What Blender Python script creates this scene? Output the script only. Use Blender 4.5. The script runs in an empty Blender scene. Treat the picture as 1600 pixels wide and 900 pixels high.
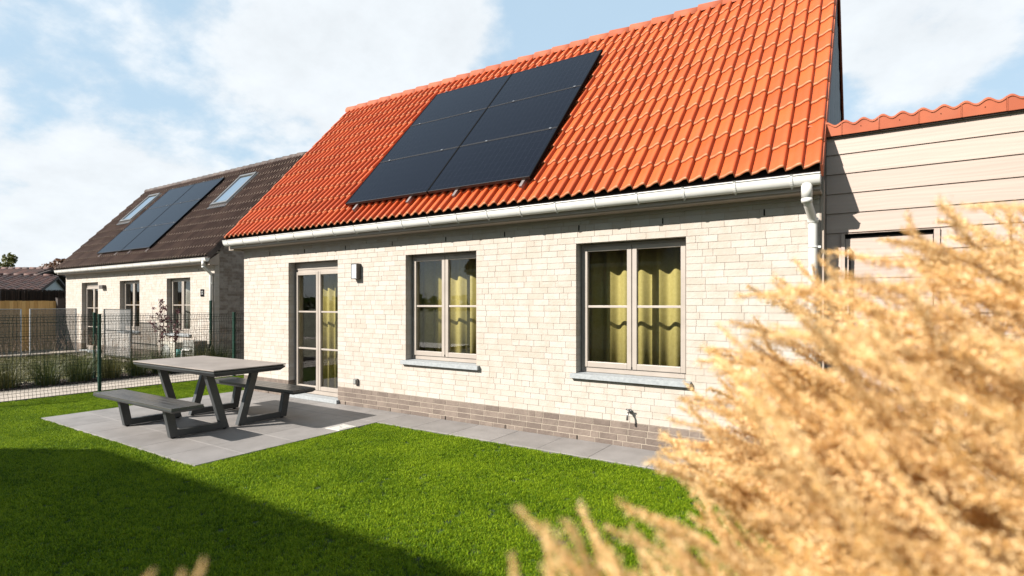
import bpy, math, random
from mathutils import Vector, Matrix, Euler, Quaternion
R = random.Random(7)
C = bpy.context.scene.collection
SC = bpy.context.scene
rad = math.radians

# ------------------------------------------------------------------ camera
HEAD = rad(33.2)
cd = bpy.data.cameras.new('camera'); cam = bpy.data.objects.new('camera', cd); C.objects.link(cam)
cam.location = (0, 0, 1.55); cam.rotation_euler = (rad(90), 0, HEAD)
cd.sensor_width = 36; cd.lens = 19.305; cd.shift_y = 25 / 1600
cd.clip_start = 0.02; cd.clip_end = 900
cd.dof.use_dof = True; cd.dof.focus_distance = 9.0; cd.dof.aperture_fstop = 1.9
SC.camera = cam
SC.view_settings.view_transform = 'Standard'; SC.view_settings.look = 'None'
SC.view_settings.exposure = 1.47; SC.view_settings.gamma = 1
SC.cycles.use_denoising = True
SC.cycles.max_bounces = 8; SC.cycles.transparent_max_bounces = 12

# ------------------------------------------------------------------ sun and sky
SUN = Vector((.54, 1, -.75)).normalized()
ld = bpy.data.lights.new('sun', 'SUN'); lo = bpy.data.objects.new('sun', ld); C.objects.link(lo)
ld.energy = 5.0; ld.angle = rad(.5); ld.color = (1, .945, .87)
lo.rotation_euler = SUN.to_track_quat('-Z', 'Y').to_euler()
lo.location = (-10, -20, 15)
W = bpy.data.worlds.new('World'); SC.world = W; W.use_nodes = True
nt = W.node_tree; nt.nodes.clear()
def nn(nt, t, **k):
    n = nt.nodes.new(t)
    for a, b in k.items(): setattr(n, a, b)
    return n
def lk(nt, a, b): nt.links.new(a, b)
def mth(nt, op, a, b=None, c=None, clamp=False):
    n = nn(nt, 'ShaderNodeMath', operation=op); n.use_clamp = clamp
    for i, v in enumerate((a, b, c)):
        if v is None: continue
        if isinstance(v, (int, float)): n.inputs[i].default_value = v
        else: lk(nt, v, n.inputs[i])
    return n.outputs[0]
def build_world():
    sky = nn(nt, 'ShaderNodeTexSky', sky_type='NISHITA'); sky.sun_disc = False
    sky.sun_elevation = math.asin(-SUN.z); sky.sun_rotation = math.atan2(-SUN.x, -SUN.y)
    sky.air_density = 1.0; sky.dust_density = .6; sky.ozone_density = 1.2
    tc = nn(nt, 'ShaderNodeTexCoord')
    nrm = nn(nt, 'ShaderNodeVectorMath', operation='NORMALIZE'); lk(nt, tc.outputs['Generated'], nrm.inputs[0])
    sp = nn(nt, 'ShaderNodeSeparateXYZ'); lk(nt, nrm.outputs[0], sp.inputs[0])
    zz = mth(nt, 'ADD', mth(nt, 'MAXIMUM', sp.outputs[2], 0), .42)
    px = mth(nt, 'DIVIDE', sp.outputs[0], zz); py = mth(nt, 'DIVIDE', sp.outputs[1], zz)
    cv = nn(nt, 'ShaderNodeCombineXYZ'); lk(nt, px, cv.inputs[0]); lk(nt, py, cv.inputs[1]); cv.inputs[2].default_value = 3.7
    n1 = nn(nt, 'ShaderNodeTexNoise'); n1.inputs['Scale'].default_value = 1.5; n1.inputs['Detail'].default_value = 9
    n1.inputs['Roughness'].default_value = .52; n1.inputs['Distortion'].default_value = .25; lk(nt, cv.outputs[0], n1.inputs[0])
    n2 = nn(nt, 'ShaderNodeTexNoise'); n2.inputs['Scale'].default_value = 7; n2.inputs['Detail'].default_value = 8
    n2.inputs['Roughness'].default_value = .6; lk(nt, cv.outputs[0], n2.inputs[0])
    s = mth(nt, 'ADD', n1.outputs[0], mth(nt, 'MULTIPLY', mth(nt, 'SUBTRACT', n2.outputs[0], .5), .30))
    for d, rr, a in (((-1.21, .40, .22), .42, .16), ((-1.35, .36, .10), .35, .10), ((-.889, .613, .484), .34, .15), ((-.665, .76, .484), .26, .13), ((.10, 1.25, .47), .26, .11), ((.25, 1.2, .40), .30, .06),
                     ((-.42, .93, .55), .24, -.16), ((-1.27, .36, .507), .2, .05), ((-.95, .58, .25), .22, -.05)):
        dn = nn(nt, 'ShaderNodeVectorMath', operation='DISTANCE'); lk(nt, nrm.outputs[0], dn.inputs[0]); dn.inputs[1].default_value = Vector(d).normalized()
        s = mth(nt, 'ADD', s, mth(nt, 'MULTIPLY', mth(nt, 'SUBTRACT', 1, mth(nt, 'DIVIDE', dn.outputs['Value'], rr), clamp=True), a))
    mr = nn(nt, 'ShaderNodeMapRange', interpolation_type='SMOOTHSTEP'); lk(nt, s, mr.inputs[0])
    mr.inputs[1].default_value = .53; mr.inputs[2].default_value = .66
    mr.inputs[3].default_value = .10; mr.inputs[4].default_value = .96
    mix = nn(nt, 'ShaderNodeMix', data_type='RGBA'); lk(nt, mr.outputs[0], mix.inputs[0])
    tint = nn(nt, 'ShaderNodeMix', data_type='RGBA', blend_type='MULTIPLY'); tint.inputs[0].default_value = 1
    lk(nt, sky.outputs[0], tint.inputs[6]); tint.inputs[7].default_value = SKYTINT
    veil = nn(nt, 'ShaderNodeMix', data_type='RGBA'); veil.inputs[0].default_value = .8
    lk(nt, tint.outputs[2], veil.inputs[6]); veil.inputs[7].default_value = (3.8, 5.4, 6.9, 1)
    lk(nt, veil.outputs[2], mix.inputs[6])
    shade = nn(nt, 'ShaderNodeMapRange'); lk(nt, n2.outputs[0], shade.inputs[0])
    shade.inputs[1].default_value = .3; shade.inputs[2].default_value = .7
    shade.inputs[3].default_value = .92; shade.inputs[4].default_value = 1.06
    cc = nn(nt, 'ShaderNodeVectorMath', operation='SCALE'); cc.inputs[0].default_value = CLOUD; lk(nt, shade.outputs[0], cc.inputs['Scale'])
    lk(nt, cc.outputs[0], mix.inputs[7])
    bg = nn(nt, 'ShaderNodeBackground'); bg.inputs[1].default_value = .05; lk(nt, mix.outputs[2], bg.inputs[0])
    out = nn(nt, 'ShaderNodeOutputWorld'); lk(nt, bg.outputs[0], out.inputs[0])
SKYTINT = (1.45, 1.3, 1.06, 1)
CLOUD = (6.6, 6.95, 7.25)
build_world()

# ------------------------------------------------------------------ materials
def tone_socket(nt):
    at = nn(nt, 'ShaderNodeAttribute', attribute_name='tone'); oi = nn(nt, 'ShaderNodeObjectInfo')
    return mth(nt, 'FRACT', mth(nt, 'ADD', at.outputs['Fac'], oi.outputs['Random']))
ALBEDO = .60     # swatches below are as seen; real reflectance is this share of them
def mat(name, col, rough=.6, col2=None, nscale=8, detail=4, tone=0, bump=0, bscale=60, metal=0, spec=.5, transl=0, stretch=None, dark=None, coat=0):
    """col..col2 mixed by object-space noise; tone = brightness spread per piece; dark=(colour, scale, amount) soft stains"""
    col2 = col2 or tuple(min(1, x * 1.15) for x in col)
    col = tuple(x * ALBEDO for x in col); col2 = tuple(x * ALBEDO for x in col2); dark = dark and (tuple(x * ALBEDO for x in dark[0]), *dark[1:])
    m = bpy.data.materials.new(name); m.use_nodes = True; t = m.node_tree
    b = t.nodes['Principled BSDF']; o = t.nodes['Material Output']
    b.inputs['Roughness'].default_value = rough; b.inputs['Metallic'].default_value = metal
    b.inputs['Specular IOR Level'].default_value = spec; b.inputs['Coat Weight'].default_value = coat
    geo = nn(t, 'ShaderNodeNewGeometry'); vec = geo.outputs['Position']
    if stretch:
        mp = nn(t, 'ShaderNodeMapping'); mp.inputs['Scale'].default_value = stretch; lk(t, vec, mp.inputs[0]); vec = mp.outputs[0]
    no = nn(t, 'ShaderNodeTexNoise'); no.inputs['Scale'].default_value = nscale; no.inputs['Detail'].default_value = detail; lk(t, vec, no.inputs[0])
    mx = nn(t, 'ShaderNodeMix', data_type='RGBA')
    cr = nn(t, 'ShaderNodeMapRange'); cr.inputs[1].default_value = .32; cr.inputs[2].default_value = .68
    fac = no.outputs[0]
    ts = tone_socket(t)
    if tone: fac = mth(t, 'ADD', fac, mth(t, 'MULTIPLY', mth(t, 'SUBTRACT', ts, .5), tone))
    lk(t, fac, cr.inputs[0]); lk(t, cr.outputs[0], mx.inputs[0])
    c2 = col2 or tuple(min(1, x * 1.15) for x in col)
    mx.inputs[6].default_value = (*col, 1); mx.inputs[7].default_value = (*c2, 1)
    cout = mx.outputs[2]
    if dark:
        dn = nn(t, 'ShaderNodeTexNoise'); dn.inputs['Scale'].default_value = dark[1]; dn.inputs['Detail'].default_value = 6; dn.inputs['Roughness'].default_value = .65
        lk(t, geo.outputs['Position'], dn.inputs[0])
        dr = nn(t, 'ShaderNodeMapRange'); dr.inputs[1].default_value = .52; dr.inputs[2].default_value = .72; dr.inputs[4].default_value = dark[2]
        lk(t, dn.outputs[0], dr.inputs[0])
        dm = nn(t, 'ShaderNodeMix', data_type='RGBA'); lk(t, dr.outputs[0], dm.inputs[0]); lk(t, cout, dm.inputs[6]); dm.inputs[7].default_value = (*dark[0], 1)
        cout = dm.outputs[2]
    lk(t, cout, b.inputs['Base Color'])
    if bump:
        bn = nn(t, 'ShaderNodeTexNoise'); bn.inputs['Scale'].default_value = bscale; bn.inputs['Detail'].default_value = 5; lk(t, vec, bn.inputs[0])
        bp = nn(t, 'ShaderNodeBump'); bp.inputs['Strength'].default_value = bump; bp.inputs['Distance'].default_value = .01
        lk(t, bn.outputs[0], bp.inputs['Height']); lk(t, bp.outputs[0], b.inputs['Normal'])
    if transl:
        tr = nn(t, 'ShaderNodeBsdfTranslucent'); lk(t, cout, tr.inputs[0])
        ms = nn(t, 'ShaderNodeMixShader'); ms.inputs[0].default_value = transl
        lk(t, b.outputs[0], ms.inputs[1]); lk(t, tr.outputs[0], ms.inputs[2]); lk(t, ms.outputs[0], o.inputs[0])
    return m
def glass_mat(name, tint=(.95, .955, .95), refl=1.0, ior=1.55):
    m = bpy.data.materials.new(name); m.use_nodes = True; t = m.node_tree; t.nodes.remove(t.nodes['Principled BSDF']); o = t.nodes['Material Output']
    g = nn(t, 'ShaderNodeBsdfGlossy'); g.inputs['Roughness'].default_value = .015
    tr = nn(t, 'ShaderNodeBsdfTransparent'); tr.inputs[0].default_value = (*tint, 1)
    lw = nn(t, 'ShaderNodeLayerWeight'); lw.inputs[0].default_value = .5
    fr = mth(t, 'ADD', mth(t, 'MULTIPLY', mth(t, 'POWER', lw.outputs['Facing'], 5), .95), .045)
    ms = nn(t, 'ShaderNodeMixShader'); lk(t, mth(t, 'MULTIPLY', fr, refl, clamp=True), ms.inputs[0])
    lk(t, tr.outputs[0], ms.inputs[1]); lk(t, g.outputs[0], ms.inputs[2]); lk(t, ms.outputs[0], o.inputs[0])
    return m
M = {}
M['brick'] = mat('cream_brick', (.46, .395, .33), .8, (.52, .475, .425), 9, 6, tone=.30, bump=.3, bscale=45, dark=((.40, .33, .25), 9, .30))
M['mortar'] = mat('cream_mortar', (.40, .345, .285), .9, (.45, .40, .34), 20)
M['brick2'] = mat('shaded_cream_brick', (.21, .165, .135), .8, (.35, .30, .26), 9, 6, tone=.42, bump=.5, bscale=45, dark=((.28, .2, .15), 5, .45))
M['plinth'] = mat('brown_brick', (.14, .103, .082), .8, (.215, .165, .132), 9, 6, tone=.5, bump=.5, bscale=50, dark=((.1, .08, .06), 6, .4))
M['plinth_mortar'] = mat('beige_mortar', (.36, .30, .24), .9)
M['black'] = mat('black_void', (.006, .006, .006), .8, spec=.04)
M['tile'] = mat('orange_clay_tile', (.52, .082, .016), .5, (.62, .110, .024), 3, 5, spec=.3, tone=.6, bump=.25, bscale=60, dark=((.30, .09, .035), 4.5, .35))
M['tile_edge'] = mat('orange_ridge_clay', (.36, .075, .024), .8, (.44, .105, .038), 5, 5, tone=.45, dark=((.3, .1, .05), 6, .3))
M['tile_lip'] = mat('sunlit_orange_lip', (.50, .15, .06), .6, (.62, .26, .13), 20, 4, spec=.3)  # lighter than the tile: sun on the front edge painted into the colour
M['tile_b_lip'] = mat('sunlit_brown_lip', (.15, .105, .08), .6, (.32, .24, .19), 20, 4, spec=.3)  # same for brown tiles, sun-catching edge put in as paler colour
M['tile_b'] = mat('brown_clay_tile', (.072, .042, .033), .65, (.118, .073, .057), 3, 5, tone=.5, bump=.25, dark=((.13, .085, .06), 5, .4), spec=.12)
M['tile_b_edge'] = mat('brown_ridge_clay', (.055, .036, .030), .7, (.11, .08, .068), 6, 5, tone=.4, spec=.3)
M['tile_far'] = mat('weathered_brown_tile', (.062, .028, .020), .75, (.13, .05, .033), 1.4, 5, tone=.6)
M['deck'] = mat('roof_underlay', (.05, .035, .03), .9)
M['taupe'] = mat('taupe_painted_wood', (.37, .32, .275), .45, (.42, .365, .315), 5, bump=.05)
M['soffit'] = mat('soffit_board', (.36, .29, .23), .6, (.42, .34, .275), 8)
M['pvc'] = mat('white_pvc', (.74, .73, .69), .32, (.80, .79, .76), 3, dark=((.5, .47, .42), 7, .25))
M['bluestone'] = mat('bluestone', (.29, .31, .32), .7, (.38, .40, .41), 30, 6, bump=.2)
M['glass'] = glass_mat('window_glass', refl=1.25)
M['glass_sky'] = glass_mat('roof_window_glass', (.25, .3, .33), 4.0)
M['curtain'] = mat('olive_yellow_curtain', (.52, .43, .12), .85, (.60, .50, .16), 30, transl=.25)
M['white_curtain'] = mat('pale_net_curtain', (.6, .57, .5), .85, transl=.3)
M['room'] = mat('room_plaster', (.30, .265, .23), .9)
M['room_floor'] = mat('room_floor', (.16, .11, .075), .6)
M['anthracite'] = mat('anthracite_metal', (.042, .046, .048), .42, (.054, .058, .060), 6, spec=.5)
M['bench'] = mat('grey_bench_boards', (.060, .058, .057), .28, (.095, .088, .082), 5, 5, tone=.3, stretch=(1, 14, 14), spec=.6)
M['ceramic'] = mat('warm_grey_ceramic', (.26, .22, .19), .5, (.35, .30, .265), 3, 6)
M['paving'] = mat('grey_paving', (.228, .210, .198), .62, (.29, .268, .255), 4, 8, tone=.3, bump=.15, bscale=30, dark=((.19, .175, .165), 2.2, .35))
M['joint'] = mat('paving_joint', (.13, .12, .115), .9)
M['drain'] = mat('pale_drain_cover', (.55, .53, .49), .6, (.66, .64, .6), 20)
M['soil'] = mat('dark_mulch', (.018, .014, .011), .95, (.05, .038, .028), 40, bump=1, bscale=90)
M['path'] = mat('beige_concrete_path', (.40, .34, .28), .85, (.50, .43, .36), 10, 6, tone=.3, bump=.3, bscale=80)
M['ground'] = mat('field_ground', (.07, .085, .025), .95, (.13, .13, .055), .6, 8, bump=.6, bscale=8)
M['turf'] = mat('turf_backing', (.014, .034, .004), .95, (.022, .05, .006), 20, bump=.6, bscale=120)
M['green'] = mat('green_coated_steel', (.004, .035, .022), .5, spec=.25)
M['wire'] = mat('dark_green_wire', (.006, .018, .012), .8, spec=.1)
M['cellmat'] = None
M['alu'] = mat('aluminium', (.55, .53, .52), .35, metal=.9)
M['rail'] = mat('rail_aluminium', (.30, .255, .245), .45, (.36, .31, .3), metal=.5)
M['panel_frame'] = mat('black_panel_frame', (.055, .048, .044), .4, metal=.4)
M['board_grey'] = mat('grey_cladding', (.22, .215, .22), .7, (.29, .285, .29), 6, 5, tone=.5, stretch=(4, 4, .6))
M['lamp_diffuser'] = mat('opal_lamp_glass', (.62, .66, .72), .25)
M['lamp_body'] = mat('dark_grey_lamp_metal', (.085, .07, .062), .5)
M['steel'] = mat('brushed_metal', (.30, .29, .28), .35, metal=.8)
M['number_white'] = mat('white_lettering', (.42, .42, .41), .5)
M['wood_y'] = mat('yellow_timber', (.50, .29, .085), .75, (.64, .40, .14), 3, 5, tone=.6, stretch=(8, 8, .8))
M['brush'] = mat('dark_heather_screen', (.022, .016, .013), .95, (.055, .038, .03), 12, tone=.8, stretch=(10, 10, 1))
M['post_d'] = mat('dark_timber_post', (.05, .037, .032), .8)
M['render_white'] = mat('pale_grey_render', (.50, .52, .54), .8)
M['light_post'] = mat('pale_grey_metal', (.46, .48, .5), .4)
M['ac'] = mat('beige_metal_case', (.52, .49, .42), .5)
M['ac_grille'] = mat('grey_grille', (.25, .25, .23), .6)
M['teal'] = mat('teal_plastic', (.05, .30, .27), .5)
M['pot'] = mat('white_ceramic_pot', (.7, .7, .7), .4)
M['bark'] = mat('bark', (.07, .05, .035), .9, (.12, .09, .06), 20, bump=.5)
def leafm(n, a, b, tr=.3, tone=.7, rough=.55): return mat(n, a, rough, b, 6, 3, tone=tone, transl=tr)
M['leaf_dark'] = leafm('dark_green_leaf', (.022, .05, .010), (.07, .105, .02))
M['leaf_olive'] = leafm('olive_leaf', (.07, .085, .015), (.16, .15, .03))
M['leaf_red'] = leafm('russet_leaf', (.10, .05, .028), (.20, .10, .055))
M['leaf_burg'] = leafm('burgundy_leaf', (.07, .012, .018), (.15, .03, .04))
M['leaf_room'] = leafm('houseplant_leaf', (.05, .16, .03), (.10, .30, .06))
M['gr_olive'] = leafm('olive_grass_blade', (.075, .085, .018), (.20, .18, .055), .35)
M['gr_green'] = leafm('green_grass_blade', (.045, .075, .014), (.12, .13, .03), .35)
M['gr_head'] = leafm('pinkish_seed_head', (.25, .15, .09), (.42, .28, .19), .35)
M['plume'] = leafm('golden_plume', (.90, .53, .165), (1.5, 1.13, .62), .45, tone=.9, rough=.6)
M['straw'] = leafm('straw_stem', (.55, .32, .11), (.8, .52, .24), .2)
def siding_mat():
    m = mat('beige_wood_grain_siding', (.43, .33, .275), .6, (.48, .375, .315), 2.2, 6, tone=.35, stretch=(.5, 3, 14))
    t = m.node_tree; b = t.nodes['Principled BSDF']; g = nn(t, 'ShaderNodeNewGeometry')
    mp = nn(t, 'ShaderNodeMapping'); mp.inputs['Scale'].default_value = (.8, 1, 7); lk(t, g.outputs['Position'], mp.inputs[0])
    w = nn(t, 'ShaderNodeTexWave', bands_direction='Z'); w.inputs['Scale'].default_value = 1.2; w.inputs['Distortion'].default_value = 14; w.inputs['Detail'].default_value = 3; w.inputs['Detail Scale'].default_value = .8
    lk(t, mp.outputs[0], w.inputs[0])
    bp = nn(t, 'ShaderNodeBump'); bp.inputs['Strength'].default_value = .16; bp.inputs['Distance'].default_value = .003
    lk(t, w.outputs['Fac'], bp.inputs['Height']); lk(t, bp.outputs[0], b.inputs['Normal']); return m
M['siding'] = siding_mat()
def panel_mat():
    m = bpy.data.materials.new('solar_cells'); m.use_nodes = True; t = m.node_tree; b = t.nodes['Principled BSDF']
    tc = nn(t, 'ShaderNodeTexCoord'); sp = nn(t, 'ShaderNodeSeparateXYZ'); lk(t, tc.outputs['Object'], sp.inputs[0])
    def line(sock, pitch, w):
        f = mth(t, 'FRACT', mth(t, 'DIVIDE', sock, pitch)); return mth(t, 'LESS_THAN', mth(t, 'ABSOLUTE', mth(t, 'SUBTRACT', f, .5)), w / pitch)
    g = mth(t, 'MAXIMUM', line(sp.outputs[0], .0868, .0013), line(sp.outputs[1], .166, .0013))
    bb = mth(t, 'MULTIPLY', line(sp.outputs[1], .0185, .0009), .55); g = mth(t, 'MAXIMUM', g, bb)
    mx = nn(t, 'ShaderNodeMix', data_type='RGBA'); lk(t, g, mx.inputs[0]); mx.inputs[6].default_value = (.0035, .0045, .008, 1); mx.inputs[7].default_value = (.014, .016, .024, 1)
    lk(t, mx.outputs[2], b.inputs['Base Color']); b.inputs['Roughness'].default_value = .2; b.inputs['Specular IOR Level'].default_value = .5; b.inputs['IOR'].default_value = 1.16
    return m
M['cellmat'] = panel_mat()
def screen_mat():
    m = bpy.data.materials.new('grey_mesh_screen'); m.use_nodes = True; t = m.node_tree; o = t.nodes['Material Output']; b = t.nodes['Principled BSDF']
    b.inputs['Base Color'].default_value = (.13, .13, .128, 1); b.inputs['Roughness'].default_value = .8
    tr = nn(t, 'ShaderNodeBsdfTransparent'); ms = nn(t, 'ShaderNodeMixShader'); ms.inputs[0].default_value = .40
    lk(t, tr.outputs[0], ms.inputs[1]); lk(t, b.outputs[0], ms.inputs[2]); lk(t, ms.outputs[0], o.inputs[0]); return m
M['screen'] = screen_mat()
def blade_mat():
    m = bpy.data.materials.new('artificial_grass_blade'); m.use_nodes = True; t = m.node_tree; b = t.nodes['Principled BSDF']; o = t.nodes['Material Output']
    at = nn(t, 'ShaderNodeAttribute', attribute_name='tone'); g = nn(t, 'ShaderNodeNewGeometry')
    no = nn(t, 'ShaderNodeTexNoise'); no.inputs['Scale'].default_value = 1.6; no.inputs['Detail'].default_value = 3; lk(t, g.outputs['Position'], no.inputs[0])
    f = mth(t, 'ADD', at.outputs['Fac'], mth(t, 'MULTIPLY', mth(t, 'SUBTRACT', no.outputs[0], .5), .9))
    cr = nn(t, 'ShaderNodeValToRGB'); lk(t, f, cr.inputs[0]); e = cr.color_ramp.elements
    e[0].position = .0; e[0].color = (.024, .060, .001, 1); e[1].position = 1; e[1].color = (.215, .29, .010, 1)
    x = cr.color_ramp.elements.new(.5); x.color = (.084, .150, .001, 1)
    lk(t, cr.outputs[0], b.inputs['Base Color']); b.inputs['Roughness'].default_value = .55; b.inputs['Specular IOR Level'].default_value = .10
    tr = nn(t, 'ShaderNodeBsdfTranslucent'); lk(t, cr.outputs[0], tr.inputs[0]); ms = nn(t, 'ShaderNodeMixShader'); ms.inputs[0].default_value = .22
    lk(t, b.outputs[0], ms.inputs[1]); lk(t, tr.outputs[0], ms.inputs[2]); lk(t, ms.outputs[0], o.inputs[0]); return m
M['blade'] = blade_mat()

# ------------------------------------------------------------------ mesh helpers
class MB:
    def __init__(s): s.v = []; s.f = []; s.t = []; s.sm = []
    def add(s, vs, fs, tone=0., smooth=False):
        n = len(s.v); s.v.extend([tuple(p) for p in vs])
        for f in fs: s.f.append(tuple(n + i for i in f)); s.t.append(tone); s.sm.append(smooth)
        return s
    def box(s, x0, x1, y0, y1, z0, z1, tone=0., mtx=None):
        vs = [Vector((x, y, z)) for z in (z0, z1) for y in (y0, y1) for x in (x0, x1)]
        if mtx: vs = [mtx @ v for v in vs]
        return s.add(vs, [(0, 2, 3, 1), (4, 5, 7, 6), (0, 1, 5, 4), (2, 6, 7, 3), (0, 4, 6, 2), (1, 3, 7, 5)], tone)
    def poly(s, pts2, axis, a0, a1, tone=0.):
        """extrude a 2-D outline; axis 'x': pts are (y,z); 'y': (x,z); 'z': (x,y)"""
        def P(p, a): return (a, p[0], p[1]) if axis == 'x' else (p[0], a, p[1]) if axis == 'y' else (p[0], p[1], a)
        n = len(pts2); vs = [P(p, a0) for p in pts2] + [P(p, a1) for p in pts2]
        fs = [tuple(range(n))[::-1], tuple(range(n, 2 * n))] + [(i, (i + 1) % n, n + (i + 1) % n, n + i) for i in range(n)]
        return s.add(vs, fs, tone)
    def tube(s, pts, r, n=10, caps=True, tone=0.):
        pts = [Vector(p) for p in pts]; k = len(pts); rs = r if isinstance(r, (list, tuple)) else [r] * k
        vs = []; ref = None
        for i, p in enumerate(pts):
            d = (pts[min(i + 1, k - 1)] - pts[max(i - 1, 0)]).normalized()
            if ref is None: ref = Vector((0, 0, 1)) if abs(d.z) < .9 else Vector((1, 0, 0))
            a = d.cross(ref).normalized(); b = d.cross(a); ref = -b if False else ref
            for j in range(n):
                q = 2 * math.pi * j / n; vs.append(p + (a * math.cos(q) + b * math.sin(q)) * rs[i])
        fs = [(i * n + j, i * n + (j + 1) % n, (i + 1) * n + (j + 1) % n, (i + 1) * n + j) for i in range(k - 1) for j in range(n)]
        if caps: fs += [tuple(range(n))[::-1], tuple(range((k - 1) * n, k * n))]
        return s.add(vs, fs, tone, True)
    def strip(s, pts, side, w, tone=0.):
        """thin ribbon tapering to its tip"""
        k = len(pts); vs = []
        for i, p in enumerate(pts):
            ww = w * (1 - i / (k - 1)) ** .7 * .5
            vs += [p - side * ww, p + side * ww]
        return s.add(vs, [(2 * i, 2 * i + 1, 2 * i + 3, 2 * i + 2) for i in range(k - 1)], tone)
    def mesh(s, name, m):
        me = bpy.data.meshes.new(name); me.from_pydata(s.v, [], s.f); me.materials.append(M[m] if isinstance(m, str) else m)
        if any(s.t):
            a = me.attributes.new('tone', 'FLOAT', 'FACE'); a.data.foreach_set('value', s.t)
        if any(s.sm): me.polygons.foreach_set('use_smooth', s.sm)
        me.update(); return me
    def build(s, name, m, parent=None, kind=None, bevel=0):
        return put(name, s.mesh(name, m), parent, kind=kind, bevel=bevel)
def put(name, me, parent=None, loc=None, rot=None, kind=None, bevel=0):
    o = bpy.data.objects.new(name, me); C.objects.link(o)
    if parent: o.parent = parent
    if loc is not None: o.location = loc
    if rot is not None: o.rotation_euler = rot
    if kind: o['kind'] = kind
    if bevel:
        b = o.modifiers.new('bevel', 'BEVEL'); b.width = bevel; b.segments = 2; b.limit_method = 'ANGLE'
    return o
def thing(name, label, cat, loc=(0, 0, 0), rz=0, group=None):
    o = bpy.data.objects.new(name, None); C.objects.link(o); o.location = loc; o.rotation_euler = (0, 0, rz)
    o.empty_display_size = .2; return tag(o, label, cat, group)
def tag(o, label, cat, group=None):
    o['label'] = label; o['category'] = cat
    if group: o['group'] = group
    return o
def copy_tree(o, parent=None):
    c = o.copy(); C.objects.link(c); c.parent = parent
    for ch in list(o.children): copy_tree(ch, c)
    return c
def bx(name, m, parent, a, bevel=0, tone=0):
    return MB().box(*a, tone=tone).build(name, m, parent, bevel=bevel)
def camdist(p): return (Vector(p) - cam.location).length

# ------------------------------------------------------------------ ground and paving
def sheet(name, rects, z, m, kind='structure', thick=0):
    b = MB()
    for x0, x1, y0, y1 in rects:
        b.add([(x0, y0, z), (x1, y0, z), (x1, y1, z), (x0, y1, z)], [(0, 1, 2, 3)])
    return b.build(name, m, kind=kind)
sheet('ground', [(-400, 400, -400, 400)], -.03, 'ground')
PX0, PX1, PY0, FY = -9.35, -5.37, 2.71, 5.61
lawn_rects = [(-11.36, PX0, -7, 8.5), (PX0, 3, -7, PY0), (PX1, 3, PY0, 4.985)]
sheet('lawn', lawn_rects, 0.0, 'turf')
sheet('planting_bed', [(-13.85, -12.78, -5, 7.6)], -.004, 'soil')
M['dry_lawn'] = mat('dry_lawn_soil', (.20, .18, .09), .95, (.33, .30, .19), 3, 6, bump=.6, bscale=60)
sheet('neighbour_lawn', [(-20.9, -13.85, -5, 7.6)], -.008, 'dry_lawn')
sheet('gravel_yard', [(-23.2, -20.9, -5, 7.6)], -.008, 'path')
# garden path of concrete slabs between fence and bed
path = bx('garden_path', 'joint', None, (-12.78, -11.47, -5, 9, -.06, .0)); path['kind'] = 'structure'
i = 0
for k in range(13):
    for j in range(3):
        x0 = -12.775 + j * .435; y0 = 1.2 + k * .5
        bx('path_slab', 'path', path, (x0, x0 + .429, y0, y0 + .493, -.05, .012), tone=R.random(), bevel=.003)
# patio
patio = bx('patio', 'joint', None, (PX0 + .004, 3, PY0 + .004, FY - .02, -.08, .006)) if False else None
pb = MB().box(PX0 + .004, PX1 - .002, PY0 + .004, FY - .006, -.08, .010).box(PX1 - .002, 3, 4.99, FY - .006, -.08, .010)
patio = pb.build('patio', 'joint'); patio['kind'] = 'structure'
for ix in range(7):
    for iy in range(5):
        x1 = PX1 - .0 - ix * .6; x0 = max(x1 - .596, PX0)
        y1 = FY - .008 - iy * .6; y0 = max(y1 - .596, PY0)
        if y1 - y0 < .05 or x1 - x0 < .05: continue
        if ix == 0 and iy == 1: pass
        bx('paving_slab', 'paving', patio, (x0, x1, y0, y1, -.02, .018 + R.uniform(0, .001)), tone=R.random(), bevel=.002)
for ix in range(14):
    x0 = PX1 + .004 + ix * .6
    bx('paving_slab', 'paving', patio, (x0, x0 + .596, 5.006, FY - .008, -.02, .018 + R.uniform(0, .001)), tone=R.random(), bevel=.002)
dr = thing('drain_cover', 'pale square drain cover set in the inner corner of the grey patio', 'drain cover', (-5.507, 4.54, .019))
b = MB().box(-.128, .128, -.135, .135, -.004, .004); b.build('cover_plate', 'drain', dr, bevel=.001)
b = MB().box(-.095, .095, -.1, -.094, .0045, .0065).box(-.095, .095, .094, .1, .0045, .0065).box(-.1, -.094, -.1, .1, .0045, .0065).box(.094, .1, -.1, .1, .0045, .0065)
b.build('cover_rim', 'path', dr)
MB().box(-.02, .02, -.006, .006, .0045, .0055).build('lifting_slot', 'black', dr)

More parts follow.
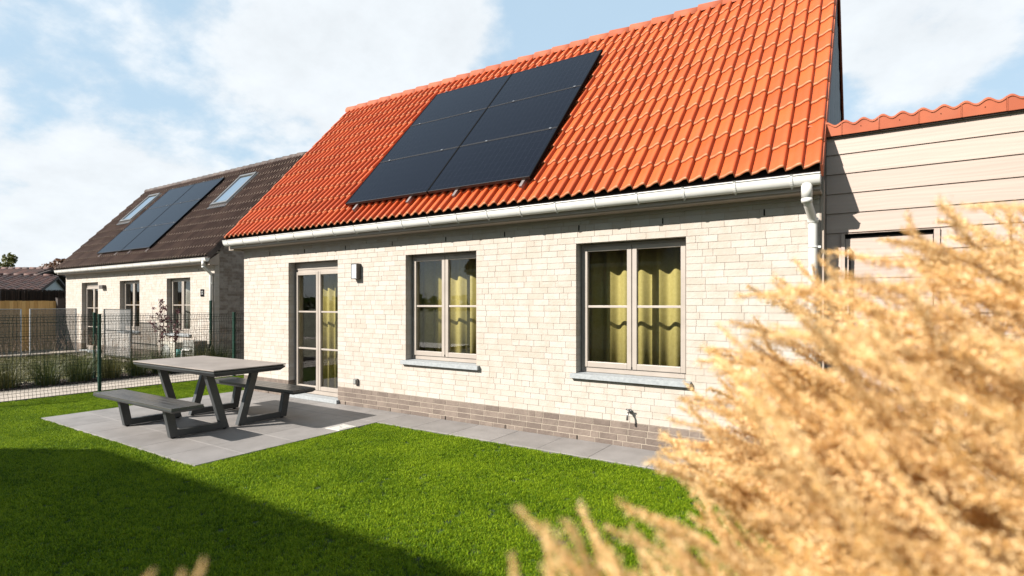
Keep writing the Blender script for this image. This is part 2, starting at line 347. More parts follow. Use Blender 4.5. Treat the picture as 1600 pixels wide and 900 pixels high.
# artificial grass: tufts scattered by geometry nodes
def tuft_mesh(n=34, rad_=.032, h=.023):
    b = MB(); r = random.Random(3)
    for _ in range(n):
        a = r.uniform(0, 6.283); d = rad_ * math.sqrt(r.random()); p = Vector((math.cos(a) * d, math.sin(a) * d, -.002))
        t = r.uniform(0, 6.283); lean = Vector((math.cos(t), math.sin(t), 0)); hh = h * r.uniform(.6, 1.1); l = r.uniform(.15, .85)
        side = Vector((-lean.y, lean.x, 0))
        q1 = p + lean * hh * l * .35 + Vector((0, 0, hh * .6)); q2 = p + lean * hh * l + Vector((0, 0, hh * (1 - .3 * l)))
        w = .0015 * max(1, h / .03); b.add([p - side * w, p + side * w, q1 + side * w * .9, q1 - side * w * .9, q2], [(0, 1, 2, 3), (3, 2, 4)], r.uniform(.05, .95))
    return b.mesh('grass_tuft', 'blade')
def scatter(name, rects, z, src_me, density, seed, m):
    b = MB()
    for x0, x1, y0, y1 in rects: b.add([(x0, y0, z), (x1, y0, z), (x1, y1, z), (x0, y1, z)], [(0, 1, 2, 3)])
    o = b.build(name, m, kind='stuff')
    src = bpy.data.objects.new('grass_tuft', src_me)
    ng = bpy.data.node_groups.new(name, 'GeometryNodeTree')
    ng.interface.new_socket('Geometry', in_out='INPUT', socket_type='NodeSocketGeometry')
    ng.interface.new_socket('Geometry', in_out='OUTPUT', socket_type='NodeSocketGeometry')
    gi = nn(ng, 'NodeGroupInput'); go = nn(ng, 'NodeGroupOutput')
    dp = nn(ng, 'GeometryNodeDistributePointsOnFaces'); dp.inputs['Density'].default_value = density; dp.inputs['Seed'].default_value = seed
    ip = nn(ng, 'GeometryNodeInstanceOnPoints'); ob = nn(ng, 'GeometryNodeObjectInfo'); ob.inputs[0].default_value = src
    rv = nn(ng, 'FunctionNodeRandomValue', data_type='FLOAT_VECTOR'); rv.inputs[0].default_value = (-.15, -.15, 0); rv.inputs[1].default_value = (.15, .15, 6.283)
    rs = nn(ng, 'FunctionNodeRandomValue', data_type='FLOAT'); rs.inputs[2].default_value = .75; rs.inputs[3].default_value = 1.25
    lk(ng, gi.outputs[0], dp.inputs[0]); lk(ng, dp.outputs[0], ip.inputs[0]); lk(ng, ob.outputs['Geometry'], ip.inputs['Instance'])
    lk(ng, rv.outputs[0], ip.inputs['Rotation']); lk(ng, rs.outputs[1], ip.inputs['Scale']); lk(ng, ip.outputs[0], go.inputs[0])
    md = o.modifiers.new('scatter', 'NODES'); md.node_group = ng
    return o
tuft = tuft_mesh()
g = scatter('lawn_grass', [(-11.34, PX0 - .012, .3, 8.4), (PX0 - .012, 2.2, .3, PY0 - .008), (PX1 + .008, 2.2, PY0 - .008, 4.982)], .002, tuft, 1700, 1, 'turf')
tag(g, 'short bright green artificial turf around the grey patio', 'lawn')
tuft2 = tuft_mesh(26, .05, .06); tuft2.materials.clear(); tuft2.materials.append(M['gr_olive'])
g = scatter('rough_grass', [(-20.8, -13.9, 2.2, 7.1)], -.004, tuft2, 90, 2, 'turf')
tag(g, 'rough thin grass in the neighbouring garden beyond the planting bed', 'grass')

# ------------------------------------------------------------------ house kit
TW, TE, K = .2794, .344, 1.11       # tile width, exposure, roof slope
ANG = math.atan(K); ROWS = 12
def wave(s):
    s = s % 1.0
    if s < .84: return .12 + .88 * (.5 - .5 * math.cos(math.pi * max(0, s - .10) / .74)) if s > .10 else .12 * s / .10
    if s < .90: return 1.0
    return .5 + .5 * math.cos(math.pi * (s - .90) / .10)
def hump(s): return .5 - .5 * math.cos(2 * math.pi * s)
def tile_mb(n=14, L=.405, lip=.017):
    b = MB(); ss = [0, .10, .30, .45, .58, .70, .79, .85, .90, .945, .985]; xs = [(k + q) * TW / 2 for k in (0, 1) for q in ss] + [TW]; n = len(xs) - 1; H = .047
    hs = [wave(x / TW * 2) * H if x < TW else 0 for x in xs]
    top0 = [(x, 0, h + .032) for x, h in zip(xs, hs)]; top0b = [(x, .012, h + .038) for x, h in zip(xs, hs)]
    top1 = [(x, L, h + .008) for x, h in zip(xs, hs)]
    low0 = [(x, .002, h + .032 - lip) for x, h in zip(xs, hs)]
    vs = low0 + top0 + top0b + top1; m = n + 1
    fs = [(r * m + i, r * m + i + 1, (r + 1) * m + i + 1, (r + 1) * m + i) for r in range(3) for i in range(n)]
    b.add(vs, fs, 0, True)
    b.add([low0[0], top0[0], top1[0], (0, L, 0)], [(0, 1, 2, 3)]); b.add([low0[-1], top0[-1], top1[-1], (TW, L, 0)], [(3, 2, 1, 0)])
    return b
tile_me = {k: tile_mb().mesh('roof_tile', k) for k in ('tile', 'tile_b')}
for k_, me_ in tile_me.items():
    me_.materials.append(M[k_ + '_lip'])  # front lip and bevel faces take the painted sunlit colour
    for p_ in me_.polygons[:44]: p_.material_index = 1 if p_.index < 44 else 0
def flat_shade_edges(me):
    pass
def roof(par, x1, ntx, m, me_edge, skip=None, limit=300, wx=(0, 0), single=True, back=True):
    """front slope on local y from -.25 to ridge 2.49; x1 = right roof edge; par = house Empty"""
    x0 = x1 - ntx * TW; ey, ez = -.25, 2.70; ry = ey + ROWS * TE * math.cos(ANG); rz = ez + K * (ry - ey)
    def deck_pts(s):
        t1 = .012; t2 = .10
        return [(ey + .02, ez - t1), (ry, rz - t1), (2 * ry - ey - .02, ez - t1), (2 * ry - ey - .02, ez - t2), (ry, rz - t2 * 1.2), (ey + .02, ez - t2)]
    deck = MB().poly(deck_pts(0), 'x', x0 + .03, x1 - .03).build('roof', 'deck', par)
    inv = par.matrix_world
    items = []
    for r in range(ROWS):
        for c in range(ntx):
            x = x0 + c * TW; y = ey + r * TE * math.cos(ANG); z = ez + r * TE * math.sin(ANG)
            j = R.gauss(0, .0012)
            mt = Matrix.Translation((x, y, z + .001 * R.random())) @ Matrix.Rotation(ANG + j, 4, 'X') @ Matrix.Rotation(R.gauss(0, .002), 4, 'Z')
            w = par.matrix_basis @ Vector((x + .14, y, z))
            items.append((camdist(w), mt, skip(w) if skip else False))
    vis = sorted([k for k in items if not k[2]], key=lambda k: k[0])
    singles = set(id(k) for k in vis[:limit]) if single else set()
    tm = tile_me[m]; tv = [v.co.copy() for v in tm.vertices]; tf = [tuple(p.vertices) for p in tm.polygons]
    rest = MB()
    for k in items:
        if id(k) in singles:
            o = put('roof_tile', tm, deck); o.matrix_basis = k[1]
        else: rest.add([k[1] @ v for v in tv], tf, R.random(), True)
    if back:   # rear slope
        flip = Matrix.Translation((x0 + x1, 2 * ry, 0)) @ Matrix.Rotation(math.pi, 4, 'Z')
        for k in items: rest.add([flip @ (k[1] @ v) for v in tv], tf, R.random(), True)
    if rest.v:
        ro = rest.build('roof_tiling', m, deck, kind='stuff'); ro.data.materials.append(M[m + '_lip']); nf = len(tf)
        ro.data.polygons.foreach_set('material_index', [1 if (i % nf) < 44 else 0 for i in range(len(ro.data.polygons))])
    # verge tiles both sides
    vb = MB().box(-.012, .006, 0, .375, -.075, .045); vm = vb.mesh('verge_tile', me_edge)
    for sx in (x0, x1):
        for r in range(ROWS):
            for sgn in (1, -1):
                if sgn == -1 and not back: continue
                y = ey + r * TE * math.cos(ANG); z = ez + r * TE * math.sin(ANG)
                mt = Matrix.Translation((sx, y, z)) @ Matrix.Rotation(ANG - .035, 4, 'X')
                if sgn == -1: mt = Matrix.Translation((2 * sx, 2 * ry, 0)) @ Matrix.Rotation(math.pi, 4, 'Z') @ mt
                o = put('verge_tile', vm, deck); o.matrix_basis = mt
    # ridge tiles
    rb = MB(); n = 10; seg = []
    for k, (xx, rr) in enumerate(((0, .112), (.40, .094), (0, .096), (.40, .080))):
        seg.append([(xx, math.cos(math.pi * (1.08 - 1.16 * i / n)) * rr, math.sin(math.pi * (1.08 - 1.16 * i / n)) * rr) for i in range(n + 1)])
    vs = sum(seg, []); mm = n + 1
    fs = [(i, i + 1, mm + i + 1, mm + i) for i in range(n)] + [(2 * mm + i, 3 * mm + i, 3 * mm + i + 1, 2 * mm + i + 1) for i in range(n)]
    fs += [(i, 2 * mm + i, 2 * mm + i + 1, i + 1) for i in range(n)] + [(mm + i, mm + i + 1, 3 * mm + i + 1, 3 * mm + i) for i in range(n)]
    rb.add(vs, fs, 0, True); rm = rb.mesh('ridge_tile', me_edge)
    nr = round((x1 - x0) / .345)
    for i in range(nr):
        o = put('ridge_tile', rm, deck, loc=(x0 - .01 + i * (x1 - x0) / nr * .9985, ry, rz - .012)); o.rotation_euler = (0, .03 + R.gauss(0, .004), R.gauss(0, .006))
    return x0, ry, rz
CH = .0698
def brick_rows(x0, x1, ztop, openings, z0=0, plinth=4):
    """wild bond rows -> list of (x0,x1,z0,z1,is_plinth)"""
    out = []; n = int(round((ztop - z0) / CH))
    for k in range(n):
        a, c = z0 + k * CH, z0 + (k + 1) * CH; pl = k < plinth; jt = .010 if pl else .0036
        if k == n - 1: c = ztop
        iv = [(x0, x1, a, c)]
        for ox0, ox1, oz0, oz1 in openings:
            nv = []
            for p in iv:
                if oz1 <= p[2] + .002 or oz0 >= p[3] - .002 or ox1 <= p[0] or ox0 >= p[1]: nv.append(p); continue
                if ox0 - p[0] > .01: nv.append((p[0], ox0, p[2], p[3]))
                if p[1] - ox1 > .01: nv.append((ox1, p[1], p[2], p[3]))
                if oz0 > p[2] + .012: nv.append((max(ox0, p[0]), min(ox1, p[1]), p[2], oz0))
                if oz1 < p[3] - .012: nv.append((max(ox0, p[0]), min(ox1, p[1]), oz1, p[3]))
            iv = nv
        for (p, q, za, zb) in iv:
            x = p; first = True
            while x < q - .004:
                L = (.212 if R.random() < .84 else .106) + R.gauss(0, .003)
                if first: L = R.uniform(.09, .21); first = False
                e = x + L
                if q - e < .05: e = q
                e = min(e, q)
                jl = 0 if x == p else jt / 2; jr = 0 if e == q else jt / 2
                out.append((x + jl, e - jr, za + jt / 2, zb - jt / 2, pl)); x = e
    return out
def slab_with_openings(mb, x0, x1, y0, y1, z0, z1, ops, tone=0):
    xs = sorted({x0, x1, *[o[0] for o in ops], *[o[1] for o in ops]})
    for a, b_ in zip(xs, xs[1:]):
        cuts = sorted([(o[2], o[3]) for o in ops if o[0] <= a + 1e-6 and o[1] >= b_ - 1e-6]); z = z0
        for c, d in cuts:
            if c > z + 1e-4: mb.box(a, b_, y0, y1, z, c, tone)
            z = max(z, d)
        if z1 > z + 1e-4: mb.box(a, b_, y0, y1, z, z1, tone)
def window(par, x0, x1, z0, z1, door=False, mt='taupe', glass='glass'):
    """casement pair; x0,x1,z0,z1 = masonry opening above the sill"""
    xm = (x0 + x1) / 2; nm = 'terrace_door' if door else 'window'
    w = .045; zt = z1 - .003; top = .0
    fb = MB()
    if door: fb.box(x0 + .003, x1 - .003, .125, .20, zt - .115, zt); zt -= .118
    zb = z0
    bot = .085 if door else .07
    fb.box(x0 + .003, x0 + .003 + w, .13, .20, zb, zt).box(x1 - .003 - w, x1 - .003, .13, .20, zb, zt)
    fb.box(x0 + .003 + w, x1 - .003 - w, .131, .20, zt - w, zt).box(x0 + .003 + w, x1 - .003 - w, .128, .20, zb, zb + bot)
    fr = fb.build(nm, mt, par, bevel=.004)
    s = .052
    for (a, c) in ((x0 + .003 + w - .012, xm - .004), (xm + .004, x1 - .003 - w + .012)):
        sa, sb = zb + bot - .012, zt - w + .012
        sm = MB().box(a, a + s, .112, .165, sa, sb).box(c - s, c, .112, .165, sa, sb)
        sm.box(a + s, c - s, .113, .165, sa, sa + s + .01).box(a + s, c - s, .113, .165, sb - s, sb)
        sash = sm.build('sash', mt, fr, bevel=.004)
        # glazing beads and bars
        nb = 2 if door else 1; g0, g1 = sa + s + .01, sb - s
        zs = [g0 + (g1 - g0) * i / (nb + 1) for i in range(nb + 2)]
        for i in range(nb): bx('glazing_bar', mt, fr, (a + s, c - s, .124, .160, zs[i + 1] - .013, zs[i + 1] + .013), bevel=.003)
        for i in range(nb + 1):
            lo_ = zs[i] + (.013 if i else 0); hi_ = zs[i + 1] - (.013 if i < nb else 0)
            MB().box(a + s, c - s, .140, .146, lo_, hi_).build('pane', glass, fr)
    if not door: bx('latch', 'black', fr, (xm - .004, xm + .004, .104, .113, zb + bot - .005, zb + bot + .02))
    if door:
        sl = bx('threshold', 'bluestone', par, (x0 - .04, x1 + .04, -.06, .127, .020, z0 - .002), bevel=.003)
    else:
        sb_ = MB().poly([(-.055, z0 - .062), (.128, z0 - .062), (.128, z0 - .002), (-.055, z0 - .010)], 'x', x0 - .055, x1 + .055)
        sl = sb_.build('window_sill', 'bluestone', fr, bevel=.002)
    return fr
def curtain(label, X0, X1, Y, Z0, Z1, m='curtain', pitch=.21, amp=.035, seed=0, group=None):
    b = MB(); n = int((X1 - X0) / .012); r = random.Random(seed); ph = r.uniform(0, 6)
    v = []
    for i in range(n + 1):
        x = X0 + (X1 - X0) * i / n; y = Y + amp * math.sin(2 * math.pi * (x - X0) / pitch + ph + .8 * math.sin(3 * x))
        v += [(x, y, Z0), (x, y, Z1)]
    b.add(v, [(2 * i, 2 * i + 2, 2 * i + 3, 2 * i + 1) for i in range(n)], 0, True)
    o = b.build('curtain', m)
    so = o.modifiers.new('thick', 'SOLIDIFY'); so.thickness = .002
    return tag(o, label, 'curtain', group)
def gutter(par, x0, x1, clips, swap=False):
    """half round white gutter under the eave, local y centre -.26"""
    y, zt, r = -.262, 2.655, .056; n = 12; b = MB(); vs = []
    prof = [(y - r - .008, zt), (y - r - .004, zt + .010)] + [(y - r * math.cos(math.pi * i / n), zt - (r + .032) * math.sin(math.pi * i / n)) for i in range(n + 1)] + [(y + r, zt + .012)]
    inner = [(y - (r - .004) * math.cos(math.pi * i / n), zt - (r + .028) * math.sin(math.pi * i / n)) for i in range(n, -1, -1)]
    ring = prof + inner; m = len(ring)
    vs = [(x0, p[0], p[1]) for p in ring] + [(x1, p[0], p[1]) for p in ring]
    b.add(vs, [(i, (i + 1) % m, m + (i + 1) % m, m + i) for i in range(m)], 0, True)
    for xx in (x0, x1 - .004): b.poly([(q[0], q[1]) for q in prof[2:-1]], 'x', xx, xx + .004)
    g_ = b.build('gutter', 'pvc', par)
    cb = MB(); rr = r + .006
    pr = [(y - rr * math.cos(math.pi * i / n), zt - (rr + .032) * math.sin(math.pi * i / n)) for i in range(n + 1)]
    inn = [(y - (rr - .01) * math.cos(math.pi * i / n), zt - (rr + .024) * math.sin(math.pi * i / n)) for i in range(n, -1, -1)]
    cb.poly([(y - rr - .012, zt + .012)] + pr + inn + [(y - rr + .006, zt + .012)], 'x', -.010, .010)
    cb.box(-.005, .005, y + .004, y + .016, zt - rr - .040, zt - rr - .026)
    cm = cb.mesh('gutter_bracket', 'pvc'); k = clips; 
    for i in range(k): put('gutter_bracket', cm, g_, loc=(x0 + .14 + (x1 - x0 - .36) * i / (k - 1), 0, 0))
    jn = MB(); pr2 = [(p[0] * 1, p[1]) for p in prof]
    return g_
def bend(pts, r=.04, seg=5):
    pts = [Vector(p) for p in pts]; out = [pts[0]]
    for a, b_, c in zip(pts, pts[1:], pts[2:]):
        u = (a - b_).normalized(); v = (c - b_).normalized(); p = b_ + u * r; q = b_ + v * r
        for i in range(seg + 1):
            t = i / seg; out.append((p * (1 - t) + b_ * t) * (1 - t) + (b_ * (1 - t) + q * t) * t)
    out.append(pts[-1]); return out
def downpipe(par, x, xw, ztip=.05):
    pts = bend([(x, -.262, 2.60), (x, -.262, 2.44), (xw, -.052, 2.30), (xw, -.052, ztip)], .06)
    d = MB().tube(pts, .036, 16).build('downpipe', 'pvc', par)
    for (p, q) in (((x, -.262, 2.585), (x, -.262, 2.47)), ((x, -.262, 2.46), (x, -.262, 2.425)), ((xw, -.052, 2.315), (xw, -.052, 2.27))):
        MB().tube([p, q], .044, 16).build('pipe_socket', 'pvc', d)
    for z in (2.05, 1.1, .3):
        MB().tube([(xw, -.052, z), (xw, -.052, z + .014)], .040, 16).box(xw - .008, xw + .008, -.02, 0, z, z + .014).box(xw + .038, xw + .062, -.06, -.04, z - .002, z + .016).build('pipe_clip', 'pvc', d)
    return d
def house(name, label, loc, xl, xr, roofx1, ntx, wins, doors, tile, edge, brickm, single_bricks, skip, verge_col, clips, pipe, gable_m, rz=0, single=True, tiles_single=True, interior=True):
    h = thing(name, label, 'house', loc, rz); bpy.context.view_layer.update()
    ops = [(a, c, z0 - .062, z1) for a, c, z0, z1 in wins] + [(a, c, 0.0, z1) for a, c, z0, z1 in doors]
    ztop = 2.52; ry = -.25 + ROWS * TE * math.cos(ANG)
    # mortar-coloured wall core, plinth core
    mb = MB(); slab_with_openings(mb, xl + .004, xr - .004, 0.002, .28, 4 * CH, ztop, [(a - .003, c + .003, z0, z1 + .003) for a, c, z0, z1 in ops])
    wall = mb.build('front_wall', 'mortar', h)
    mb = MB(); slab_with_openings(mb, xl + .004, xr - .004, 0.0, .28, -.1, 4 * CH - .002, [(a - .003, c + .003, z0 - .1, z1 + .003) for a, c, z0, z1 in ops if z0 < .2])
    mb.build('plinth', 'plinth_mortar', wall)
    rows = brick_rows(xl, xr, ztop, ops)
    bl = []
    for (a, c, z0, z1, pl) in rows:
        w = Vector(loc) + Vector(((a + c) / 2, 0, z0)); bl.append((camdist(w), a, c, z0, z1, pl))
    bl.sort(key=lambda k: k[0]); cnt = 0; restc, restp = MB(), MB(); cache = {}
    for d, a, c, z0, z1, pl in bl:
        pr = R.uniform(.0008, .0030) + (.0015 if pl else 0)
        ok = single_bricks and a + loc[0] < single_bricks and cnt < 300 and (c - a) > .05 and z1 - z0 > .04
        if ok:
            key = (c - a > .15, pl)
            if key not in cache: cache[key] = MB().box(-(c - a) / 2, (c - a) / 2, 0, .118, -(z1 - z0) / 2, (z1 - z0) / 2).mesh('brick', 'plinth' if pl else brickm)
            o = put('brick', cache[key], wall, loc=((a + c) / 2, -pr, (z0 + z1) / 2), rot=(R.gauss(0, .004), 0, R.gauss(0, .004)))
            o.scale = ((c - a) / (cache[key].vertices[1].co.x * 2), 1, (z1 - z0) / (cache[key].vertices[4].co.z * 2)); cnt += 1
        else: (restp if pl else restc).box(a, c, -pr, .118, z0, z1, R.random() * .98 + .01)
    restc.build('brickwork', brickm, wall, kind='stuff')
    if restp.v: restp.build('plinth_brickwork', 'plinth', wall, kind='stuff')
    # weep slots
    wm = MB().box(-.006, .006, -.006, .01, -.030, .030).mesh('weep_slot', 'black')
    L = xr - xl
    for k in range(9):
        x = xl + .75 + k * .98
        if x > xr - .3: continue
        for zz in (CH * .5, CH * 34.5):
            if any(a - .05 < x < c + .05 and zz < .3 for a, c, _, _ in ops if _ < 9 and zz < .3 and a in [q[0] for q in doors]): continue
            put('weep_slot', wm, wall, loc=(x + R.uniform(-.03, .03), 0, zz))
    # side and rear walls
    rz_ = 2.70 + K * (ry + .25)
    dpt = 2 * ry
    def gable(y): return 2.70 + K * (min(y, dpt - y) + .25) - .13
    pent = [(.285, -.1), (dpt - .02, -.1), (dpt - .02, gable(.02)), (ry, gable(ry)), (.285, gable(.285))]
    sm = 'mortar' if gable_m != 'boards' else 'deck'
    g1 = MB().poly(pent, 'x', xr - .3, xr - .006).build('gable_wall', sm, h)
    MB().box(xr - .3, xr - .006, .02, .282, 2.522, 2.85).build('gable_corner', sm, g1)
    g2 = MB().poly(pent, 'x', xl + .006, xl + .3).build('gable_wall', 'mortar', h)
    MB().box(xl + .3, xr - .3, dpt - .3, dpt - .03, -.1, 2.6).build('rear_wall', 'mortar', h)
    if gable_m == 'boards':
        y = .3
        while y < dpt - .2:
            zt = min(gable(y + .005), gable(y + .2)); ww = .19
            bx('cladding_board', 'board_grey', g1, (xr - .006, xr + .012 + R.uniform(0, .002), y, y + ww, 2.4, zt), tone=R.random()); y += .2
    else:
        for side, gw in ((xr, g1), (xl, g2)):
            gb = MB(); n = int(rz_ / CH); s = 1 if side == xr else -1
            for k in range(n):
                z = k * CH; y = -.003 + (0 if k % 2 else .1)
                y = 0.12 if z < 99 else y
                yy = .125 + (0 if k % 2 else .1)
                if k % 2 == 0: gb.box(min(side, side - s * .02), max(side, side - s * .02), .125, .22, z + .003, z + CH - .003, R.random()) if z + CH < gable(.2) else None
                while yy < dpt - .05:
                    e = yy + .21
                    if z + CH < min(gable(yy), gable(e)) + .02:
                        q = R.uniform(0, .004) * s; xa, xb = sorted((side + q, side - s * .02)); gb.box(xa, xb, yy + .003, e - .003, z + .003, z + CH - .003, R.random() * .98 + .01)
                    yy = e
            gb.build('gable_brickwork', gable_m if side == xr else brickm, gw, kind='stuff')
    # eave boards
    bx('soffit', 'soffit', h, (xl - .05, xr + .02, -.205, -.002, 2.522, 2.54))
    bx('fascia', 'taupe', h, (xl - .05, xr + .02, -.222, -.206, 2.535, 2.66))
    bx('soffit_trim', 'taupe', h, (xl, xr, -.03, -.003, 2.490, 2.521))
    x0r, ry_, rz2 = roof(h, roofx1, ntx, tile, edge, skip, single=tiles_single)
    for a in ((xr - .004, roofx1 - .02), (x0r + .02, xl + .004)):
        if a[1] - a[0] > .03: MB().poly([(-.2, 2.5), (.04, 2.5), (.04, 2.80), (-.2, 2.62)], 'x', a[0], a[1]).build('barge_end', 'soffit', h)
    gutter(h, x0r + .02, roofx1 - .01, clips)
    if pipe: downpipe(h, pipe[0], pipe[1])
    for a, c, z0, z1 in wins: window(h, a, c, z0, z1)
    for a, c, z0, z1 in doors: window(h, a, c, z0, z1, door=True)
    if interior:
        b = MB(); X0, X1, Y0, Y1, Z1 = xl + .32, xr - .32, .285, dpt - .32, 2.5
        b.add([(X0, Y0, .02), (X1, Y0, .02), (X1, Y1, .02), (X0, Y1, .02)], [(0, 1, 2, 3)]); fl = b.build('floor', 'room_floor', h)
        b = MB(); b.add([(X0, Y1, .02), (X1, Y1, .02), (X1, Y1, Z1), (X0, Y1, Z1)], [(0, 1, 2, 3)])
        b.add([(X0, Y0, Z1), (X1, Y0, Z1), (X1, Y1, Z1), (X0, Y1, Z1)], [(0, 1, 2, 3)])
        for xx in (X0, X1): b.add([(xx, Y0, .02), (xx, Y1, .02), (xx, Y1, Z1), (xx, Y0, Z1)], [(0, 1, 2, 3)])
        for f in (.30, .52): b.box(X0 + (X1 - X0) * f, X0 + (X1 - X0) * f + .1, 1.3, Y1, .02, Z1)
        b.build('room_walls', 'room', h)
    return h
# main house: local origin at the right roof edge on the facade plane
OX, OY = -.35, 5.61
def skip_main(w): return -6.50 < w.x < -3.42 and 5.72 < w.y < 7.6
wins = [(-5.447 - OX, -4.213 - OX, .775, 2.234), (-2.803 - OX, -1.567 - OX, .775, 2.234)]
doors = [(-8.115 - OX, -6.877 - OX, .078, 2.234)]
main = house('brick_house', 'cream brick house with bright orange tiled roof behind the grey patio', (OX, OY, 0), -9.06, -.035, 0, 33, wins, doors,
             'tile', 'tile_edge', 'brick', -1.15, skip_main, None, 20, (-.115, -.085), 'boards')
bx('corner_trim', 'soffit', main, (-.032, -.004, .0, .19, 0, 2.66))
# neighbour
NX, NY = -13.3, 7.27
def skip_n(w): return (-20.1 < w.x < -16.85 and 7.5 < w.y < 9.4) or (-21.5 < w.x < -20.9 and 8.6 < w.y < 9.3) or (-15.7 < w.x < -15.1 and 8.6 < w.y < 9.3)
nw = [(-18.68 - NX, -17.42 - NX, .775, 2.234), (-15.85 - NX, -14.62 - NX, .775, 2.234)]
nd = [(-21.45 - NX, -20.2 - NX, .078, 2.234)]
neigh = house('brown_roofed_house', 'cream brick house with dark brown tiled roof beyond the wire fence', (NX, NY, 0), -9.46, -.17, 0, 34, nw, nd,
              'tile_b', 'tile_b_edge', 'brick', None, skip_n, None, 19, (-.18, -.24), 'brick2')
# the house behind the camera that throws the long shadow over the lawn
behind = house('house_behind', 'brown roofed cream brick house across the lawn, facing the orange roofed house', (-11.0, -2.79, 0), -6.3, -.1, 0, 23,
               [(-4.9, -3.66, .775, 2.234)], [(-2.6, -1.36, .078, 2.234)], 'tile_b', 'tile_b_edge', 'brick', None, None, None, 13, None, 'brick2', rz=math.pi, tiles_single=False)

# curtains (rows of folds behind the glass)
curtain('olive yellow curtain filling the window nearest the downpipe', -2.95, -1.35, OY + .43, .35, 2.42, seed=1, group='curtains')
curtain('olive yellow curtain behind the window left of centre on the cream facade', -5.60, -4.05, OY + .43, .35, 2.42, seed=2, pitch=.2, group='curtains')
curtain('olive yellow curtain hanging behind the tall terrace door', -7.85, -6.70, OY + .43, .05, 2.42, seed=4, pitch=.17, group='curtains')
curtain('pale net curtain behind the right window of the brown roofed house', -15.85, -15.5, NY + .4, .35, 2.42, m='white_curtain', seed=5)

# ------------------------------------------------------------------ solar panels, rails, roof windows
def roof_frame(Yf, off):
    """matrix: local x along eave, y up the slope, z out of the roof; origin at X=0 on the eave line"""
    return Matrix.Translation((0, Yf - .25, 2.70)) @ Matrix.Rotation(ANG, 4, 'X') @ Matrix.Translation((0, 0, off))
def slope(Y, Yf): return (Y - (Yf - .25)) / math.cos(ANG)
def panel(label, group, Mx, x0, x1, s0, s1):
    cx, cy = (x0 + x1) / 2, (s0 + s1) / 2; w, h = (x1 - x0) / 2 - .0022, (s1 - s0) / 2 - .004
    t = thing('solar_panel', label, 'solar panel', group=group); t.matrix_basis = Mx @ Matrix.Translation((cx, cy, 0))
    MB().box(-w, w, -h, h, -.002, .0).build('cell_sheet', 'cellmat', t)
    f = .010; fb = MB().box(-w, w, -h, -h + f, -.035, .003).box(-w, w, h - f, h, -.035, .003).box(-w, -w + f, -h + f, h - f, -.035, .003).box(w - f, w, -h + f, h - f, -.035, .003)
    fb.build('frame', 'panel_frame', t); MB().box(-w - .0015, -w + f + .001, -h - .001, h + .001, -.034, .0036).box(w - f - .001, w + .0015, -h - .001, h + .001, -.034, .0036).build('side_rail', 'black', t)
    MB().box(-w + f, w - f, -h + f, h - f, -.03, -.026).build('back_sheet', 'panel_frame', t)
    return t
RN = ('bottom', 'middle', 'top'); CN = ('left', 'right')
def array(Yf, xs, Y0, Y1, off, where, grp):
    Mx = roof_frame(Yf, off); s0, s1 = slope(Y0, Yf) - .08, slope(Y1, Yf) - .08
    for r in range(3):
        for c in range(2):
            panel(f'{RN[r]} {CN[c]} solar panel of the six on the {where} roof', grp, Mx, xs[c], xs[c + 1], s0 + (s1 - s0) * r / 3, s0 + (s1 - s0) * (r + 1) / 3)
    n = 0
    for c in range(2):
        for q in (.14, .80) if c == 0 else (.30, .93):
            x = xs[c] + (xs[c + 1] - xs[c]) * q; n += 1
            t = thing('mounting_rail', f'{("leftmost","second","third","rightmost")[n-1]} mounting rail poking out below the panels on the {where} roof', 'mounting rail', group=grp + ' rails'); t.matrix_basis = Mx @ Matrix.Translation((x, 0, 0))
            MB().box(-.02, .02, s0 - .11, s1 + .02, -.078, -.037).build('rail', 'rail', t)
            cm = MB().box(-.017, .017, -.012, .012, -.03, .011).mesh('clamp', 'alu')
            for r in range(1, 4): put('clamp', cm, t, loc=(0, s0 + (s1 - s0) * r / 3 + (.006 if r == 3 else 0), 0))
            for sy in (.1, 1.2, 2.3): MB().box(-.015, .015, s0 + sy, s0 + sy + .05, -.16, -.078).build('roof_hook', 'rail', t)
    return Mx
array(OY, (-6.56, -4.94, -3.335), 5.637, 7.70, .135, 'orange', 'solar panels on the orange roof')
array(NY, (-20.17, -18.46, -16.72), 7.37, 9.49, .135, 'brown', 'solar panels on the brown roof')
def skylight(label, x0, x1, Y0, Y1):
    Mx = roof_frame(NY, .075); s0, s1 = slope(Y0, NY), slope(Y1, NY); w, h = (x1 - x0) / 2, (s1 - s0) / 2
    t = thing('roof_window', label, 'roof window', group='roof windows'); t.matrix_basis = Mx @ Matrix.Translation(((x0 + x1) / 2, (s0 + s1) / 2, 0))
    f = .075; MB().box(-w, w, -h, -h + f, -.06, .04).box(-w, w, h - f, h, -.06, .05).box(-w, -w + f, -h + f, h - f, -.06, .04).box(w - f, w, -h + f, h - f, -.06, .04).build('frame', 'steel', t, bevel=.006)
    MB().box(-w + f, w - f, -h + f, h - f, .012, .02).build('pane', 'glass_sky', t)
    MB().box(-w + f, w - f, -h + f, h - f, -.05, -.045).build('blind', 'room', t)
    MB().box(-w - .06, w + .06, -h - .14, -h, -.03, .0).box(-w - .07, -w, -h, h, -.03, .012).box(w, w + .07, -h, h, -.03, .012).build('flashing', 'anthracite', t)
skylight('roof window left of the solar panels on the brown roof', -21.62, -20.80, 8.47, 9.42)
skylight('roof window right of the solar panels on the brown roof', -15.80, -14.95, 8.47, 9.38)

